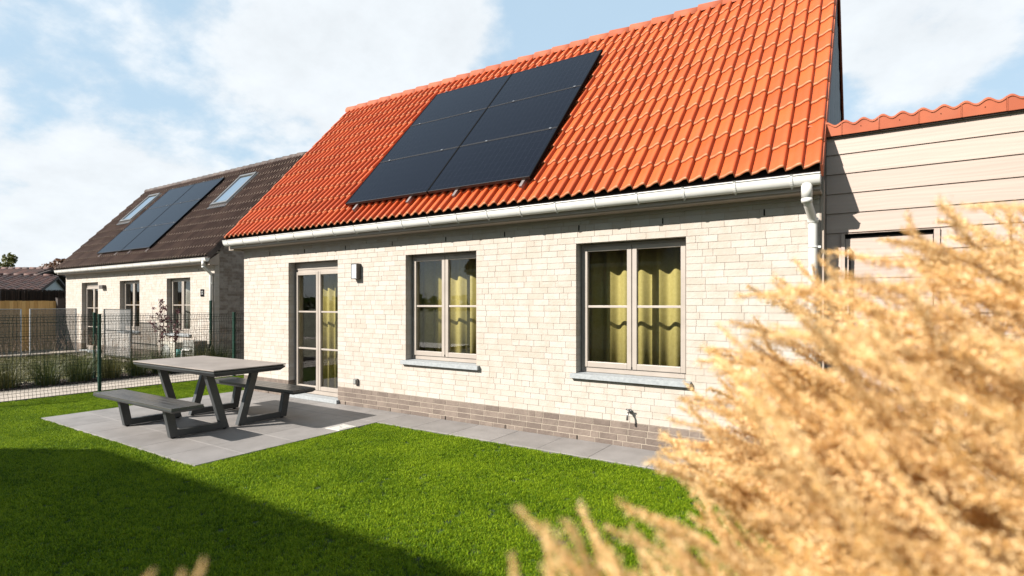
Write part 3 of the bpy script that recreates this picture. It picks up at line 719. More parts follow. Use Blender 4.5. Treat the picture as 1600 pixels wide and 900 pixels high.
# ------------------------------------------------------------------ things on the facade
lx, ly, lz = -6.414, OY - .004, 1.92
t = thing('wall_lamp', 'dark box-shaped wall lamp beside the terrace door', 'wall lamp', (lx, ly, lz), group=None)
MB().box(-.062, .062, -.082, 0, 0, .012).box(-.062, .062, -.082, 0, .218, .230).box(.044, .062, -.082, 0, .012, .218).box(-.062, -.054, -.082, 0, .012, .218).box(-.054, .044, -.012, 0, .012, .218).build('housing', 'lamp_body', t)
MB().box(-.053, .043, -.078, -.013, .013, .217).build('diffuser', 'lamp_diffuser', t)
t = thing('wall_lamp', 'small dark wall lamp by the door of the brown roofed house', 'wall lamp', (-19.75, NY - .004, 2.02))
MB().box(-.13, .13, -.10, 0, 0, .11).build('housing', 'lamp_body', t, bevel=.006); MB().box(-.11, .11, -.085, -.01, -.006, 0).build('diffuser', 'lamp_diffuser', t)
t = thing('outdoor_socket', 'small grey outdoor socket low on the wall right of the terrace door', 'socket', (-6.44, OY - .004, .35))
MB().box(-.035, .035, -.045, 0, 0, .085).build('socket_box', 'steel', t, bevel=.006); MB().box(-.028, .028, -.056, -.046, .012, .072).build('lid', 'ac_grille', t, bevel=.003)
t = thing('garden_tap', 'metal garden tap on the wall below the window nearest the downpipe', 'tap', (-2.15, OY - .004, .37))
MB().tube([(0, 0, .03), (0, -.012, .03)], .022, 14).build('wall_plate', 'steel', t)
MB().tube(bend([(0, -.01, .03), (0, -.095, .03), (0, -.105, -.045)], .025), [.011] * 7 + [.013], 12).tube([(0, -.06, .03), (0, -.06, .052)], .009, 10).build('spout', 'steel', t)
MB().tube([(-.03, -.06, .06), (.03, -.06, .06)], .008, 8).tube([(0, -.09, .06), (0, -.03, .06)], .008, 8).build('handle', 'steel', t)
t = thing('house_number_plate', 'small dark plate numbered 22 beside the white downpipe of the brown roofed house', 'number plate', (-14.02, NY - .006, 1.83))
MB().box(-.08, .08, -.012, 0, -.09, .09).build('plate', 'black', t, bevel=.003)
fc = bpy.data.curves.new('digits', 'FONT'); fc.body = '22'; fc.size = .125; fc.align_x = 'CENTER'; fc.align_y = 'CENTER'; fc.extrude = .001
fo = bpy.data.objects.new('digits', fc); C.objects.link(fo)
bpy.context.view_layer.update(); dg = bpy.context.evaluated_depsgraph_get(); me = bpy.data.meshes.new_from_object(fo.evaluated_get(dg)); bpy.data.objects.remove(fo)
me.materials.clear(); me.materials.append(M['number_white']); put('digits', me, t, loc=(0, -.014, 0), rot=(rad(90), 0, 0))

# ------------------------------------------------------------------ lean-to with beige siding
SY = 5.80
sh = thing('clad_extension', 'low extension in beige wood-grain siding right of the orange roofed house', 'extension', (0, SY, 0))
X1 = 5.0; dX0, dX1, dZ = -.20, .44, 2.185
MB().box(-.40, dX0, .02, .2, -.05, 3.08).box(dX1, X1, .02, .2, -.05, 3.08).box(dX0, dX1, .02, .2, dZ, 3.08).box(X1 - .2, X1, .2, 5, -.05, 2.6).build('wall', 'siding', sh)
z = 2.904; BH = .1785; zs = [3.085] + [2.904 - BH * i for i in range(17)]
for a, b_ in zip(zs[1:], zs):
    a = max(a, -.02)
    segs = [(-.345, X1)]
    if a < dZ - .01 and b_ > dZ: segs = [(-.345, X1)]; 
    if b_ <= dZ + .06: segs = [(-.345, dX0 - .03), (dX1 + .045, X1)]
    for (p, q) in segs:
        MB().poly([(.0, a + .006), (.019, a + .006), (.019, b_), (.011, b_)], 'x', p, q, R.random() + .01).build('siding_board', 'siding', sh)
dd = MB().box(dX0, dX1 - .0, -.006, .019, dZ - .004, dZ + .0).box(dX1, dX1 + .04, -.012, .03, 0, dZ).box(dX0 - .028, dX0, -.012, .03, 0, dZ).build('door_frame', 'siding', sh)
z = dZ - .05; dr_ = bx('door', 'siding', sh, (dX0 + .004, dX1 - .004, .03, .06, .01, dZ - .045))
while z > .1:
    MB().poly([(.018, z - BH + .005), (.03, z - BH + .005), (.03, z), (.024, z)], 'x', dX0 + .005, dX1 - .006, R.random() + .01).build('door_board', 'siding', dr_); z -= BH
bx('door_gap', 'black', dr_, (dX0, dX1, .031, .05, dZ - .045, dZ - .005))
bx('handle', 'black', dr_, (dX0 + .03, dX0 + .045, -.03, .018, 1.35, 2.05))
# row of one-sided ridge tiles: hanging flap with two waves in its top edge
n = 20; prof = [(i / n * .279, .092 + .036 * hump(i / n * 2 + .30)) for i in range(n + 1)]
mb = MB(); mb.poly([(0, 0), (.279, 0)] + [(x, z_ - .014) for x, z_ in prof[::-1]], 'y', -.035, -.022)
top = []
for (dy, dz) in ((-.042, -.016), (-.042, 0), (-.03, .005), (.22, -.045), (.22, -.06)): top.append([(x, dy, z_ + dz) for x, z_ in prof])
m_ = n + 1; vs = sum(top, []); mb.add(vs, [(r * m_ + i, r * m_ + i + 1, (r + 1) * m_ + i + 1, (r + 1) * m_ + i) for r in range(4) for i in range(n)], 0, True)
mb.box(.0, .006, -.040, -.0, .0, .10); rme = mb.mesh('edge_tile', 'tile_edge')
nm_ = MB().tube([(.13, -.037, .055), (.13, -.034, .055)], .004, 8)
for i in range(19):
    o = put('edge_tile', rme, sh, loc=(-.508 + i * .2805 + .0, 0, 3.075 + R.uniform(-.001, .001)))
    nl = MB().tube([(.15, -.038, .055), (.15, -.034, .055)], .004, 8).build('nail', 'black', o)
MB().box(-.4, X1, -.02, 0.0, 3.062, 3.088).build('drip_edge', 'deck', sh)
MB().add([(-.4, .2, 3.14), (X1, .2, 3.14), (X1, 5, 2.5), (-.4, 5, 2.5)], [(0, 1, 2, 3)]).build('roof', 'deck', sh)

# ------------------------------------------------------------------ picnic table with two benches
TX0, TX1, TC = -8.245, -6.245, 3.82
pt = thing('picnic_table', 'grey picnic table joined to two benches standing on the patio', 'picnic table', ((TX0 + TX1) / 2, TC, .0185))
hx = 1.0
MB().box(-hx, hx, -.46, .46, .761, .773).build('ceramic_top', 'ceramic', pt, bevel=.002)
def tray(cy, hw, zt, th, sl, nm, mt):
    """frame with undercut edges"""
    a, b_ = hx - .004, hw - .004
    vs = [(-a, cy - b_, zt), (a, cy - b_, zt), (a, cy + b_, zt), (-a, cy + b_, zt), (-a, cy - b_, zt - .016), (a, cy - b_, zt - .016), (a, cy + b_, zt - .016), (-a, cy + b_, zt - .016)]
    c, d = a - sl, b_ - sl
    vs += [(-c, cy - d, zt - th), (c, cy - d, zt - th), (c, cy + d, zt - th), (-c, cy + d, zt - th)]
    fs = [(0, 1, 2, 3), (11, 10, 9, 8)] + [(k + i, k + 4 + i, k + 4 + (i + 1) % 4, k + (i + 1) % 4) for k in (0, 4) for i in range(4)]
    return MB().add(vs, fs).build(nm, mt, pt, bevel=.001)
tray(0, .46, .750, .058, .045, 'table_frame', 'anthracite')
MB().box(-hx + .02, hx - .02, -.44, .44, .750, .761).build('shadow_gap', 'black', pt)
for s in (-1, 1):
    cy = s * .735
    be = tray(cy, .178, .392, .04, .03, 'bench', 'anthracite')
    for k in range(4):
        y0 = cy - .172 + k * .0865
        bx('bench_board', 'bench', be, (-hx + .004, hx - .004, y0, y0 + .0795, .391, .411), tone=.2 + .2 * k, bevel=.002)
def bar(b, p, q, w, hxx):
    """flat bar between 2-D (y,z) points, w wide in plane, hxx half thickness in x"""
    p, q = Vector(p), Vector(q); d = (q - p).normalized(); n_ = Vector((-d.y, d.x)) * w / 2
    return n_
for fx in (-.575, .575):
    for s in (-1, 1):
        h = .034; W_ = .088
        # outer foot y=.69 -> bench; base rail; inner foot y=.09 -> table
        outer = [(.645, 0.012), (.735, .012), (.80, .353), (.705, .353)]
        base = [(.078, .012), (.647, .012), (.66, .088), (.092, .088)]
        inner = [(.055, .012), (.148, .012), (.345, .693), (.25, .693)]
        for nm, pg, dh in (('bench_leg', outer, 0), ('base_rail', base, -.001), ('table_leg', inner, .0005)):
            MB().poly([(y * s, z) for y, z in pg], 'x', fx - h - dh, fx + h + dh).build(nm, 'anthracite', pt, bevel=.004)
        for y in (.095, .69): MB().tube([(fx, s * y, 0), (fx, s * y, .013)], .02, 12).build('foot', 'black', pt)
MB().box(-.575, .575, -.03, .03, .66, .692).build('cross_bar', 'anthracite', pt)

# ------------------------------------------------------------------ wire fences
def fence(name, label, X, Ys, z1, phs=None, posts=None):
    t = thing(name, label, 'fence', (X, Ys[0], 0))
    for i, y in enumerate(Ys):
        hp = (posts[i] if posts else z1)
        p = MB().box(-.03, .03, y - Ys[0] - .02, y - Ys[0] + .02, -.02, hp + .02).build('post', 'green', t, bevel=.003)
        MB().box(-.032, .032, y - Ys[0] - .022, y - Ys[0] + .022, hp + .02, hp + .035).build('post_cap', 'green', p)
        for z in (.28, .72, 1.16): MB().box(.03, .042, y - Ys[0] - .012, y - Ys[0] + .012, z, z + .03).build('mesh_clip', 'green', p)
    for y0, y1 in zip(Ys, Ys[1:]):
        b = MB(); r = .0024; y0 -= Ys[0]; y1 -= Ys[0]; n = int((y1 - y0 - .06) / .05)
        folds = [.12, .55, .98, z1 - .10]
        def off(z):
            for f in folds:
                if abs(z - f) < .05: return -.03 * (1 - abs(z - f) / .05)
            return 0
        zz = sorted({.02, z1} | {f + d for f in folds for d in (-.05, 0, .05)})
        zz = [z for z in zz if .02 <= z <= z1]
        for i in range(n + 1):
            y = y0 + .03 + (y1 - y0 - .06) * i / n
            for za, zb in zip(zz, zz[1:]): b.tube([(.036 + off(za), y, za), (.036 + off(zb), y, zb)], r, 4, caps=False)
        hz = [.02 + .0] + [z for f in folds for z in (f - .05, f + .05)] + [f for f in folds] + [.34, .77] + [z1 - .0]
        hz = [z for z in hz if z <= z1 + .001]
        for z in hz: b.tube([(.036 + off(z) - .004, y0 + .02, z), (.036 + off(z) - .004, y1 - .02, z)], r * 1.15, 4, caps=False)
        b.build('wire_mesh', 'wire', t, kind='stuff')
    return t
fence('wire_fence', 'green wire mesh fence along the left edge of the bright lawn', -11.42, [1.66, 4.13, 6.58, 9.0], 1.34)
fence('wire_fence', 'farther green wire mesh fence behind the row of ornamental grasses', -13.52, [2.35, 4.80, 7.20], 1.34, posts=[1.34, 1.34, 1.60])

# ------------------------------------------------------------------ plants
def strand(r, base, lean, h, w, b, n=4, droop=.5):
    d = Vector((math.cos(lean[0]), math.sin(lean[0]), 0)); side = Vector((-d.y, d.x, 0)); pts = []
    for i in range(n + 1):
        s = i / n; pts.append(base + d * (lean[1] * h * s ** (1.4)) + Vector((0, 0, h * (s - droop * lean[1] * s * s * .6))))
    b.strip(pts, side, w, r.random() * .98 + .01); return pts[-1], (pts[-1] - pts[-2]).normalized()
def grass_meshes(seed, h, n=230, spread=.16, heads=35, cm='gr_olive'):
    r = random.Random(seed); b = MB(); hb = MB()
    for _ in range(n):
        a = r.uniform(0, 6.283); d = spread * math.sqrt(r.random()) * .7
        strand(r, Vector((math.cos(a) * d, math.sin(a) * d, 0)), (a + r.gauss(0, .5), r.uniform(.15, .85)), h * r.uniform(.55, 1.05), .007, b)
    for _ in range(heads):
        a = r.uniform(0, 6.283); d = spread * .5 * r.random()
        tip, dr_ = strand(r, Vector((math.cos(a) * d, math.sin(a) * d, 0)), (a, r.uniform(.1, .45)), h * r.uniform(1.1, 1.55), .004, b)
        for k in range(16):
            p = tip - dr_ * (k * .011); q = Vector((r.gauss(0, 1), r.gauss(0, 1), r.gauss(0, 1))).normalized() * .013
            w = q.cross(dr_).normalized() * .004
            hb.add([p - w, p + q + dr_ * .01, p + w], [(0, 1, 2)], r.random() * .98 + .01)
    return b.mesh('foliage', cm), hb.mesh('seed_heads', 'gr_head')
gm = [grass_meshes(11, .62, 300, .24, 60), grass_meshes(12, .70, 340, .25, 40, cm='gr_green'), grass_meshes(13, .66, 300, .24, 70), grass_meshes(14, .76, 380, .27, 45, cm='gr_green')]
gpos = [(2.30, 0, 'olive ornamental grass at the left picture edge behind the lawn fence'), (2.80, 2, 'tall loose olive ornamental grass, second from the left along the bed'),
        (3.35, 0, 'broad yellowish ornamental grass, third from the left along the bed'), (3.9, 1, 'dark green ornamental grass left of the green fence post'),
        (4.45, 3, 'dense dark green ornamental grass seen just left of the middle fence post'), (5.0, 2, 'olive ornamental grass just right of the middle fence post'),
        (5.5, 1, 'green ornamental grass seen above the left end of the table'), (5.95, 3, 'tall dark ornamental grass above the left table edge'),
        (6.4, 0, 'low olive ornamental grass behind the table, below the burgundy plant'), (6.85, 2, 'olive ornamental grass in front of the beige heat pump case'),
        (7.25, 1, 'last ornamental grass of the bed, by the tall green corner post')]
for y, k, lab in gpos:
    t = thing('ornamental_grass', lab, 'ornamental grass', (-13.22 + R.uniform(-.1, .1), y, -.004), R.uniform(0, 6), 'ornamental grasses in the long bed')
    put('foliage', gm[k][0], t); o = put('seed_heads', gm[k][1], t)
for (x, y, k, lab) in ((-12.5, 8.2, 0, 'pinkish ornamental grass against the shaded side wall, left of the end post'), (-12.2, 8.7, 2, 'pinkish ornamental grass between the end fence post and the near house corner')):
    t = thing('ornamental_grass', lab, 'ornamental grass', (x, y, -.02), R.uniform(0, 6), 'ornamental grasses in the long bed')
    put('foliage', gm[k][0], t); put('seed_heads', gm[k][1], t)
# mulch chips
mb = MB(); r = random.Random(5)
for _ in range(5200):
    x, y = r.uniform(-13.82, -12.80), r.uniform(1.5, 7.5); a = r.uniform(0, 3.14); L, w_ = r.uniform(.012, .035), r.uniform(.006, .016)
    mt = Matrix.Translation((x, y, r.uniform(-.002, .016))) @ Euler((r.gauss(0, .4), r.gauss(0, .4), a)).to_matrix().to_4x4()
    mb.box(-L, L, -w_, w_, -.004, .004, r.random() * .98 + .01, mt)
M['chip'] = mat('bark_chips', (.012, .009, .008), .95, (.075, .05, .035), 10, tone=1.0)
o = mb.build('bark_mulch', 'chip', kind='stuff'); tag(o, 'dark bark mulch covering the bed of ornamental grasses', 'mulch')
# burgundy plant with round seed heads
def burgundy(label, x, y, h, seed, hmax):
    r = random.Random(seed); t = thing('burgundy_plant', label, 'plant', (x, y, -.004)); st = MB(); lf = MB()
    for _ in range(9):
        a = r.uniform(0, 6.28); hh = h * r.uniform(.6, 1); tip = Vector((math.cos(a) * .22 * r.random(), math.sin(a) * .22 * r.random(), hh))
        mid = tip * .5 + Vector((r.gauss(0, .02), r.gauss(0, .02), .05)); st.tube([(0, 0, 0), mid, tip], [.005, .004, .002], 5)
        for c in range(r.randint(3, hmax)):
            cp = mid.lerp(tip, r.random() ** .6) + Vector((r.gauss(0, .04), r.gauss(0, .04), r.gauss(0, .02)))
            for k in range(12):
                p = cp + Vector((r.gauss(0, .018), r.gauss(0, .018), r.gauss(0, .016))); u = Vector((r.gauss(0, 1), r.gauss(0, 1), r.gauss(0, 1))).normalized() * .02; v = u.orthogonal().normalized() * .012
                lf.add([p - u, p + v, p + u, p - v], [(0, 1, 2, 3)], r.random() * .98 + .01)
    st.build('stem', 'bark', t); lf.build('leaves', 'leaf_burg', t)
burgundy('tall burgundy leaved plant against the cream wall between two windows', -13.15, 5.90, 1.66, 2, 8)
burgundy('thin plant with dark round seed heads right of the burgundy plant', -13.2, 6.25, 1.48, 5, 3)
# pampas / reed plumes in the near right foreground
def plume_mesh(seed, br=76):
    """axis along +z, about .34 long, curved towards +x"""
    r = random.Random(seed); b = MB(); L = .43
    def ax(s): return Vector((.10 * s * s, .01 * math.sin(s * 4 + seed), L * s * (1 - .08 * s)))
    b.tube([ax(i / 6) for i in range(7)], [.0022 * (1 - i / 7) + .0006 for i in range(7)], 5, tone=.3)
    for k in range(br):
        s = (k + r.random()) / br; s = .02 + .98 * s; p = ax(s); a = r.uniform(0, 6.283); d = Vector((math.cos(a), math.sin(a), 0))
        ln = (.095 * (1 - s) ** .75 + .018) * r.uniform(.6, 1.15); up = (ax(min(1, s + .05)) - ax(s - .02)).normalized()
        op = r.uniform(.16, .36)
        n = int(ln / .0026) + 4
        for i in range(n):
            q = i / n; c = p + up * (ln * q * .95) + d * (ln * op * q) + Vector((.3, 0, -.35)) * (ln * q * q * .35) + Vector((r.gauss(0, .003), r.gauss(0, .003), r.gauss(0, .002)))
            u = (up + d * .5 + Vector((r.gauss(0, .5), r.gauss(0, .5), r.gauss(0, .5)))).normalized() * r.uniform(.0038, .0078); v = u.orthogonal().normalized(); v = (Quaternion(u.normalized(), r.uniform(0, 6.28)) @ v) * r.uniform(.0008, .0017)
            b.add([c - u * .3, c + v, c + u, c - v], [(0, 1, 2, 3)], r.random() * .98 + .01)
    return b.mesh('plume', 'plume'), ax(1)
PL = [plume_mesh(s) for s in range(5)]
RV = Vector((math.cos(HEAD), math.sin(HEAD), 0)); FV = Vector((-math.sin(HEAD), math.cos(HEAD), 0)); UP = Vector((0, 0, 1))
def garden(r_, f_, z_): return RV * r_ + FV * f_ + UP * z_      # garden frame of the reed bed, turned with the plot
def reed(label, root, specs, seed, nleaf=0):
    """specs: list of (tip point, plume direction, scale)"""
    r = random.Random(seed); t = thing('reed_grass', label, 'reed grass', root, group='golden reed grasses')
    st = MB(); rt = Vector(root)
    for tip, d, sc in specs:
        d = d.normalized(); pm, ta = r.choice(PL); o = put('plume', pm, t)
        q = d.to_track_quat('Z', 'Y') @ Quaternion((0, 0, 1), r.uniform(0, 6.28)); base = tip - (q @ ta) * sc
        o.matrix_basis = Matrix.Translation(base - rt) @ q.to_matrix().to_4x4() @ Matrix.Scale(sc, 4)
        g0 = Vector((r.gauss(0, .09), r.gauss(0, .09), 0)); b1 = base - rt; L = b1.length
        c1 = g0 + UP * L * .45; c2 = b1 - d * L * .35
        pts = [g0 * (1 - s) ** 3 + c1 * 3 * s * (1 - s) ** 2 + c2 * 3 * s * s * (1 - s) + b1 * s ** 3 for s in [i / 7 for i in range(8)]]
        MB().tube(pts, [.003 - .0012 * i / 7 for i in range(8)], 5).build('stem', 'straw', t)
    lf = MB()
    for _ in range(nleaf):
        a = r.uniform(0, 6.28); strand(r, Vector((r.gauss(0, .1), r.gauss(0, .1), 0)), (a, r.uniform(.2, .9)), r.uniform(.5, 1.0), .012, lf, n=6)
    if nleaf: lf.build('leaves', 'straw', t)
    return t
import bisect
r = random.Random(21)
def vmax(u):   # upper outline of the reed mass, slope height per sideways slope
    P = [(.24, -.30), (.28, -.22), (.33, -.10), (.42, .04), (.50, .09), (.60, .10), (.70, .15), (.76, .21), (.9, .18), (1.1, .2)]
    if u <= P[0][0]: return P[0][1]
    for (a, b_), (c, d) in zip(P, P[1:]):
        if u <= c: return b_ + (d - b_) * (u - a) / (c - a)
    return .2
def vmin(u): return -.30 - max(0, u - .28) * 1.25
specsA, specsB = [], []
def mk(u, v, f): return garden(u * f, f, 1.55 + v * f)
n = 0
while len(specsA) + len(specsB) < 520:
    u = r.uniform(.25, 1.12); lo_ = max(-.62, vmin(u)); v = r.uniform(lo_, vmax(u)); f = r.uniform(.62, 1.7)
    if v > vmax(u) - .10 and f < .85: continue
    if u < .42 and f < .95: continue
    if r.random() > .40 + .60 * min(1, (u - .25) / .25): continue
    d = RV * r.gauss(-.88, .06) + FV * r.gauss(.0, .2) + UP * (.56 + .10 * r.gauss(0, 1) - .10 * max(0, v)); sc = r.uniform(.75, 1.15)
    (specsA if f < 1.15 else specsB).append((mk(u, v, f), d, sc))
# outline plumes
for (u, v, f, a) in ((.285, -.235, 1.3, .5), (.30, -.17, 1.2, .45), (.33, -.10, 1.25, .4), (.345, -.03, 1.3, .35), (.375, .0, 1.1, .3), (.41, .045, 1.4, .5), (.435, .06, 1.2, .35), (.50, .075, 1.2, .35), (.585, .095, .9, .25), (.605, .105, .7, .2),
                     (.74, .225, 1.0, .5), (.77, .20, 1.2, .35), (.83, .19, 1.3, .3), (.88, .18, 1.0, .35), (.70, .09, .9, .15), (.56, .02, .8, .25), (.6, .075, .75, .3), (.585, .085, .95, .2)):
    specsB.append((mk(u, v, f), RV * -.85 + UP * a + FV * r.gauss(0, .15), r.uniform(.8, 1.05)))
reed('dense mass of golden reed plumes nearest on the right, blurred', garden(1.15, .95, 0), specsA[:280], 1, 60)
reed('golden reed plumes leaning left in front of the clad extension', garden(1.75, 1.5, 0), specsB[:280], 2, 60)
specsC = []
for (u, v, f, a, sc) in ((.015, -.375, .75, 1.5, .7), (.06, -.41, .8, 1.4, .6), (.0, -.465, .7, 1.6, .5), (.10, -.40, .8, 1.2, .75), (.125, -.375, .9, .9, .8), (.15, -.43, .8, 1.3, .7), (.20, -.365, 1.0, .75, .85), (.235, -.375, 1.05, .9, .8),
                         (.22, -.41, .95, .9, .8), (.27, -.40, 1.0, 1.0, .8), (.18, -.455, .8, 1.2, .7), (.24, -.455, .85, 1.0, .75), (.30, -.44, .9, .9, .8), (.33, -.39, 1.2, .9, .8), (.35, -.46, 1.0, .9, .8), (.29, -.48, .8, 1.1, .7), (.12, -.485, .75, 1.3, .6), (.06, -.485, .75, 1.4, .6), (.21, -.49, .8, 1.2, .7), (.34, -.335, 1.1, .8, .75)):
    specsC.append((mk(u, v, f * .72), RV * -.7 + UP * a * .8 + FV * r.gauss(0, .15), sc * .84))
    specsC.append((mk(u + r.uniform(.02, .07), v - r.uniform(.03, .07), f * r.uniform(.65, .8)), RV * -.7 + UP * a * .8 + FV * r.gauss(0, .15), sc * .72))
reed('small low clump of reed plumes at the bottom edge right of centre', garden(.5, .7, 0), specsC, 3, 30)
specsD = [(mk(-.563, -.470, .40), RV * -.08 + UP, .2), (mk(-.655, -.487, .42), RV * .5 + UP * .8, .2), (mk(-.60, -.49, .42), RV * .6 + UP * .8, .22)]
reed('lone reed plume tips poking into the shaded lawn at the bottom left', garden(-.22, .5, 0), specsD, 4)

# ------------------------------------------------------------------ neighbour's yard things
t = thing('heat_pump_unit', 'beige heat pump case under the right window of the brown roofed house', 'heat pump', (-14.75, 6.95, 0))
MB().box(-.38, .38, -.16, .16, .06, .60).build('case', 'ac', t, bevel=.012); MB().tube([(-.08, -.165, .33), (-.08, -.172, .33)], .2, 24).build('fan_grille', 'ac_grille', t)
MB().box(-.34, -.28, -.15, .15, 0, .06).box(.28, .34, -.15, .15, 0, .06).build('feet', 'black', t)
t = thing('outdoor_storage_box', 'dark grey louvred box next to the white downpipe', 'utility box', (-13.82, 6.98, 0))
MB().box(-.27, .27, -.16, .16, .0, .66).build('case', 'ac_grille', t, bevel=.01)
for k in range(7): MB().box(-.20, .20, -.17, -.161, .08 + k * .07, .11 + k * .07).build('louvre', 'steel', t)
MB().box(-.22, -.17, -.22, -.17, 0, .46).box(-.22, .16, -.22, -.17, .43, .46).build('pipe_guard', 'pvc', t)
t = thing('teal_watering_can', 'small teal watering can standing between the beige case and the grey box', 'watering can', (-14.22, 6.8, 0))
MB().tube([(0, 0, .24), (0, 0, .44)], [.07, .055], 14).build('body', 'teal', t); MB().tube([(.05, 0, .28), (.13, 0, .42), (.16, 0, .46)], .012, 8).build('spout', 'teal', t)
MB().tube(bend([(-.05, 0, .42), (-.12, 0, .42), (-.12, 0, .3), (-.06, 0, .3)], .03), .008, 8).build('handle', 'teal', t); MB().box(-.09, .09, -.09, .09, 0, .238).build('stand', 'ac', t)
for (x, lab) in ((-15.45, 'small leafy pot plant on the left inside the right window'), (-14.95, 'small leafy pot plant on the right inside the right window')):
    t = thing('pot_plant', lab, 'pot plant', (x, NY + .26, .80), group='window pot plants'); MB().tube([(0, 0, 0), (0, 0, .09)], [.04, .055], 14).build('pot', 'pot', t)
    lf = MB(); r = random.Random(int(x * 10))
    for _ in range(26): strand(r, Vector((0, 0, .08)), (r.uniform(0, 6.28), r.uniform(.3, .9)), r.uniform(.08, .2), .03, lf)
    lf.build('leaves', 'leaf_room', t)
def screen(label, x, y, ln, ax, dark=False, rail=False, z0=.1):
    t = thing('mesh_screen', label, 'mesh screen', (x, y, 0), group='grey mesh screens'); pm = 'anthracite' if dark else 'light_post'
    def B(a0, a1, z0_, z1, d=.012): return (a0, a1, -d, d, z0_, z1) if ax == 'x' else (-d, d, a0, a1, z0_, z1)
    MB().box(*B(.03, ln - .03, z0, 1.395, .002)).build('mesh_sheet', 'screen', t)
    for a in (0, ln - .03): MB().box(*B(a, a + .03, 0, 1.41, .016)).build('post', pm, t)
    MB().box(*B(.03, ln - .03, 1.395, 1.412)).build('top_rail', pm, t)
    if rail:
        MB().box(*B(.03, ln - .03, .80, .825)).build('middle_rail', pm, t); MB().box(*B(.03, ln - .03, .09, .12)).build('bottom_rail', pm, t)
screen('leftmost grey mesh screen in front of the yellow timber fence', -20.85, 4.55, 1.05, 'y')
screen('middle grey mesh screen near the left corner of the brown roofed house', -20.85, 5.78, 1.15, 'y')
screen('framed grey mesh screen before the middle window of the brown roofed house', -18.35, 6.75, 1.70, 'x', dark=True, rail=True)
bx('kerb', 'path', None, (-20.98, -20.84, 1, 7.2, -.06, .06))['kind'] = 'structure'
bx('terrace', 'path', None, (-22.5, -13.6, 6.62, 7.26, -.06, .02))['kind'] = 'structure'
# timber fence with dark heather screen above, running off from the neighbour's corner
t = thing('timber_fence', 'yellow vertical board fence left of the brown roofed house', 'fence', (-23.25, 2.4, 0))
y = 0
while y < 4.75:
    bx('fence_board', 'wood_y', t, (-.012 + R.uniform(-.003, .003), .012, y, y + .098, .02, 1.655 + R.uniform(-.006, .006)), tone=R.random() + .01); y += .104
for z in (.3, 1.35): bx('fence_rail', 'wood_y', t, (-.05, -.015, 0, 4.78, z, z + .08))
t = thing('fence_post', 'dark timber post at the right end of the yellow board fence', 'post', (-23.2, 7.19, 0)); MB().box(-.09, .09, -.04, .16, -.1, 1.74).build('shaft', 'post_d', t, bevel=.01); MB().box(-.1, .1, -.05, .17, 1.74, 1.76).build('cap', 'post_d', t)
t = thing('heather_screen', 'dark brushwood screen rising behind the yellow board fence', 'screen', (-24.1, 1.6, 0)); hb = MB(); r = random.Random(9)
for _ in range(2300):
    y = r.uniform(0, 6.8); x = r.gauss(0, .03); z1 = 2.02 + r.gauss(0, .02); z0 = r.uniform(0, 1.3); w_ = r.uniform(.004, .012)
    hb.add([(x, y - w_, z0), (x + r.gauss(0, .01), y + w_, z0), (x, y + w_ + r.gauss(0, .01), z1), (x + .01, y - w_, z1)], [(0, 1, 2, 3)], r.random() * .98 + .01)
hb.build('twigs', 'brush', t, kind='stuff'); MB().box(-.08, -.06, 0, 6.8, 0, 1.97).build('backing', 'brush', t)
for k in range(4): MB().tube([(.05, .3 + k * 2.0, 0), (.05, .3 + k * 2.0, 2.0)], .03, 8).build('post', 'post_d', t)
# far bungalow with brown roof
pfb = garden(-27.6, 29, 0)
fb = thing('brown_roofed_bungalow', 'low bungalow with long weathered brown roof beyond the dark screen', 'bungalow', pfb, HEAD)
MB().box(-17, -.3, .5, .8, 0, 2.2).box(-17, -16.7, .8, 8, 0, 2.2).box(-.6, -.3, .8, 8, 0, 2.2).build('wall', 'render_white', fb)
# low roof running parallel to the view
def low_roof(par, x0, x1, y0, y1, z0, z1, ridge_dir='x'):
    dk = MB(); ym = (y0 + y1) / 2; dk.poly([(y0, z0), (ym, z1), (y1, z0), (y1, z0 - .12), (ym, z1 - .12), (y0, z0 - .12)], 'x', x0, x1); o = dk.build('roof', 'deck', par)
    n = 10; tb = MB(); L = math.hypot(ym - y0, z1 - z0); c, s = (ym - y0) / L, (z1 - z0) / L; nx = int((x1 - x0) / .3); e = L / n
    for k in range(n):
        for i in range(nx):
            xa = x0 + i * .3; pts = []; a, b_ = k * e, (k + 1) * e + .05
            for (xx, hh) in ((0, .02), (.08, .05), (.16, .075), (.24, .045), (.3, .02)):
                for (q, dz) in ((a, .035), (b_, 0)): pts.append((xa + xx, y0 + q * c, z0 + q * s + hh + dz))
            for (xx, hh) in ((0, .02), (.3, .02)): pts.append((xa + xx, y0 + a * c, z0 + a * s))
            tb.add(pts, [(0, 2, 3, 1), (2, 4, 5, 3), (4, 6, 7, 5), (6, 8, 9, 7), (10, 11, 8, 6, 4, 2, 0)], r.random() * .98 + .01)
    tb.build('roof_tiling', 'tile_far', o, kind='stuff')
    for i in range(int((x1 - x0) / .42)): MB().tube([(x0 + i * .42, ym, z1 + .04), (x0 + i * .42 + .43, ym, z1 + .03)], .11, 8).build('ridge_tile', 'tile_far', o)
    return o
low_roof(fb, -17.3, 0, 0, 8, 2.33, 3.62)
MB().box(-17.3, 0, -.1, .0, 2.26, 2.33).build('gutter', 'pvc', fb)
fs = thing('brown_roofed_annex', 'low annex with pale gable and brown roof just left of the brown roofed house', 'annex', garden(-23.2, 27, 0), HEAD + math.atan2(.52, .85))
MB().poly([(.35, 0), (9.6, 0), (9.6, 2.2), (5, 3.0), (.35, 2.2)], 'x', -.5, -.2).box(-5.5, -.5, .35, .6, 0, 2.1).build('wall', 'render_white', fs)
low_roof(fs, -5.7, 0, 0, 10, 2.2, 3.1)
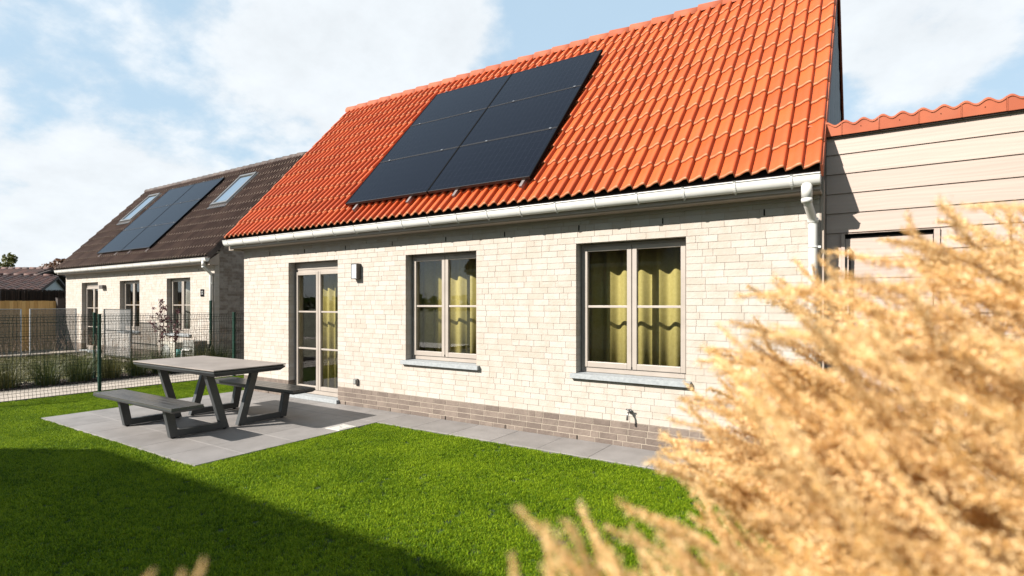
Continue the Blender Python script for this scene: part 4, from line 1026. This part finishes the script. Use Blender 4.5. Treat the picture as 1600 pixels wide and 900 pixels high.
def tree(label, x, y, h, cr, m, seed, n=2600, ls=.16):
    r = random.Random(seed); t = thing('tree', label, 'tree', (x, y, 0)); tk = MB(); tk.tube([(0, 0, 0), (r.gauss(0, .1), 0, h * .3), (r.gauss(0, .15), r.gauss(0, .1), h * .62)], [.22, .17, .10], 8)
    cl = []
    for k in range(15):
        a = r.uniform(0, 6.28); e = r.uniform(.5, 1.0); rr = cr * math.sqrt(r.random()) * (1.15 - .7 * max(0, e - .6) / .4); c = Vector((math.cos(a) * rr, math.sin(a) * rr, h * e)); cl.append((c, cr * r.uniform(.22, .42)))
        tk.tube([(0, 0, h * r.uniform(.3, .5)), c * .6 + Vector((0, 0, h * .2)), c], [.06, .04, .012], 5)
    tk.build('trunk', 'bark', t); lf = MB()
    for _ in range(n):
        c, q = r.choice(cl); d = Vector((r.gauss(0, 1), r.gauss(0, 1), r.gauss(0, .8))).normalized() * q * r.random() ** .4; p = c + d
        u = Vector((r.gauss(0, 1), r.gauss(0, 1), r.gauss(0, 1))).normalized() * ls * r.uniform(.6, 1.2); v = u.orthogonal().normalized() * ls * .5
        lf.add([p - u, p + v, p + u, p - v], [(0, 1, 2, 3)], r.random() * .98 + .01)
    lf.build('crown', m, t)
tree('yellowish green tree above the far brown roof, left of the russet one', -66, 16.2, 5.9, 1.4, 'leaf_olive', 4)
tree('russet tree above the far brown roof, nearest the brown roofed house', -66, 20.0, 5.8, 1.9, 'leaf_red', 6, 3200)
tree('pale bare tree at the far left above the brown roof', -80, 14.5, 5.6, 2.2, 'leaf_red', 8, 500)
# low hedge line far off so the horizon is never empty
hd = MB(); r = random.Random(31)
for _ in range(9000):
    a = r.uniform(0, 6.283); R0 = 120 + r.gauss(0, 3); p = Vector((math.cos(a) * R0, math.sin(a) * R0, abs(r.gauss(0, 1.1)) + r.random()))
    u = Vector((r.gauss(0, 1), r.gauss(0, 1), r.gauss(0, 1))).normalized() * 1.1; v = u.orthogonal().normalized() * .8
    hd.add([p - u, p + v, p + u, p - v], [(0, 1, 2, 3)], r.random() * .98 + .01)
tag(hd.build('distant_treeline', 'leaf_dark', kind='stuff'), 'low dark line of trees along the far horizon', 'treeline')
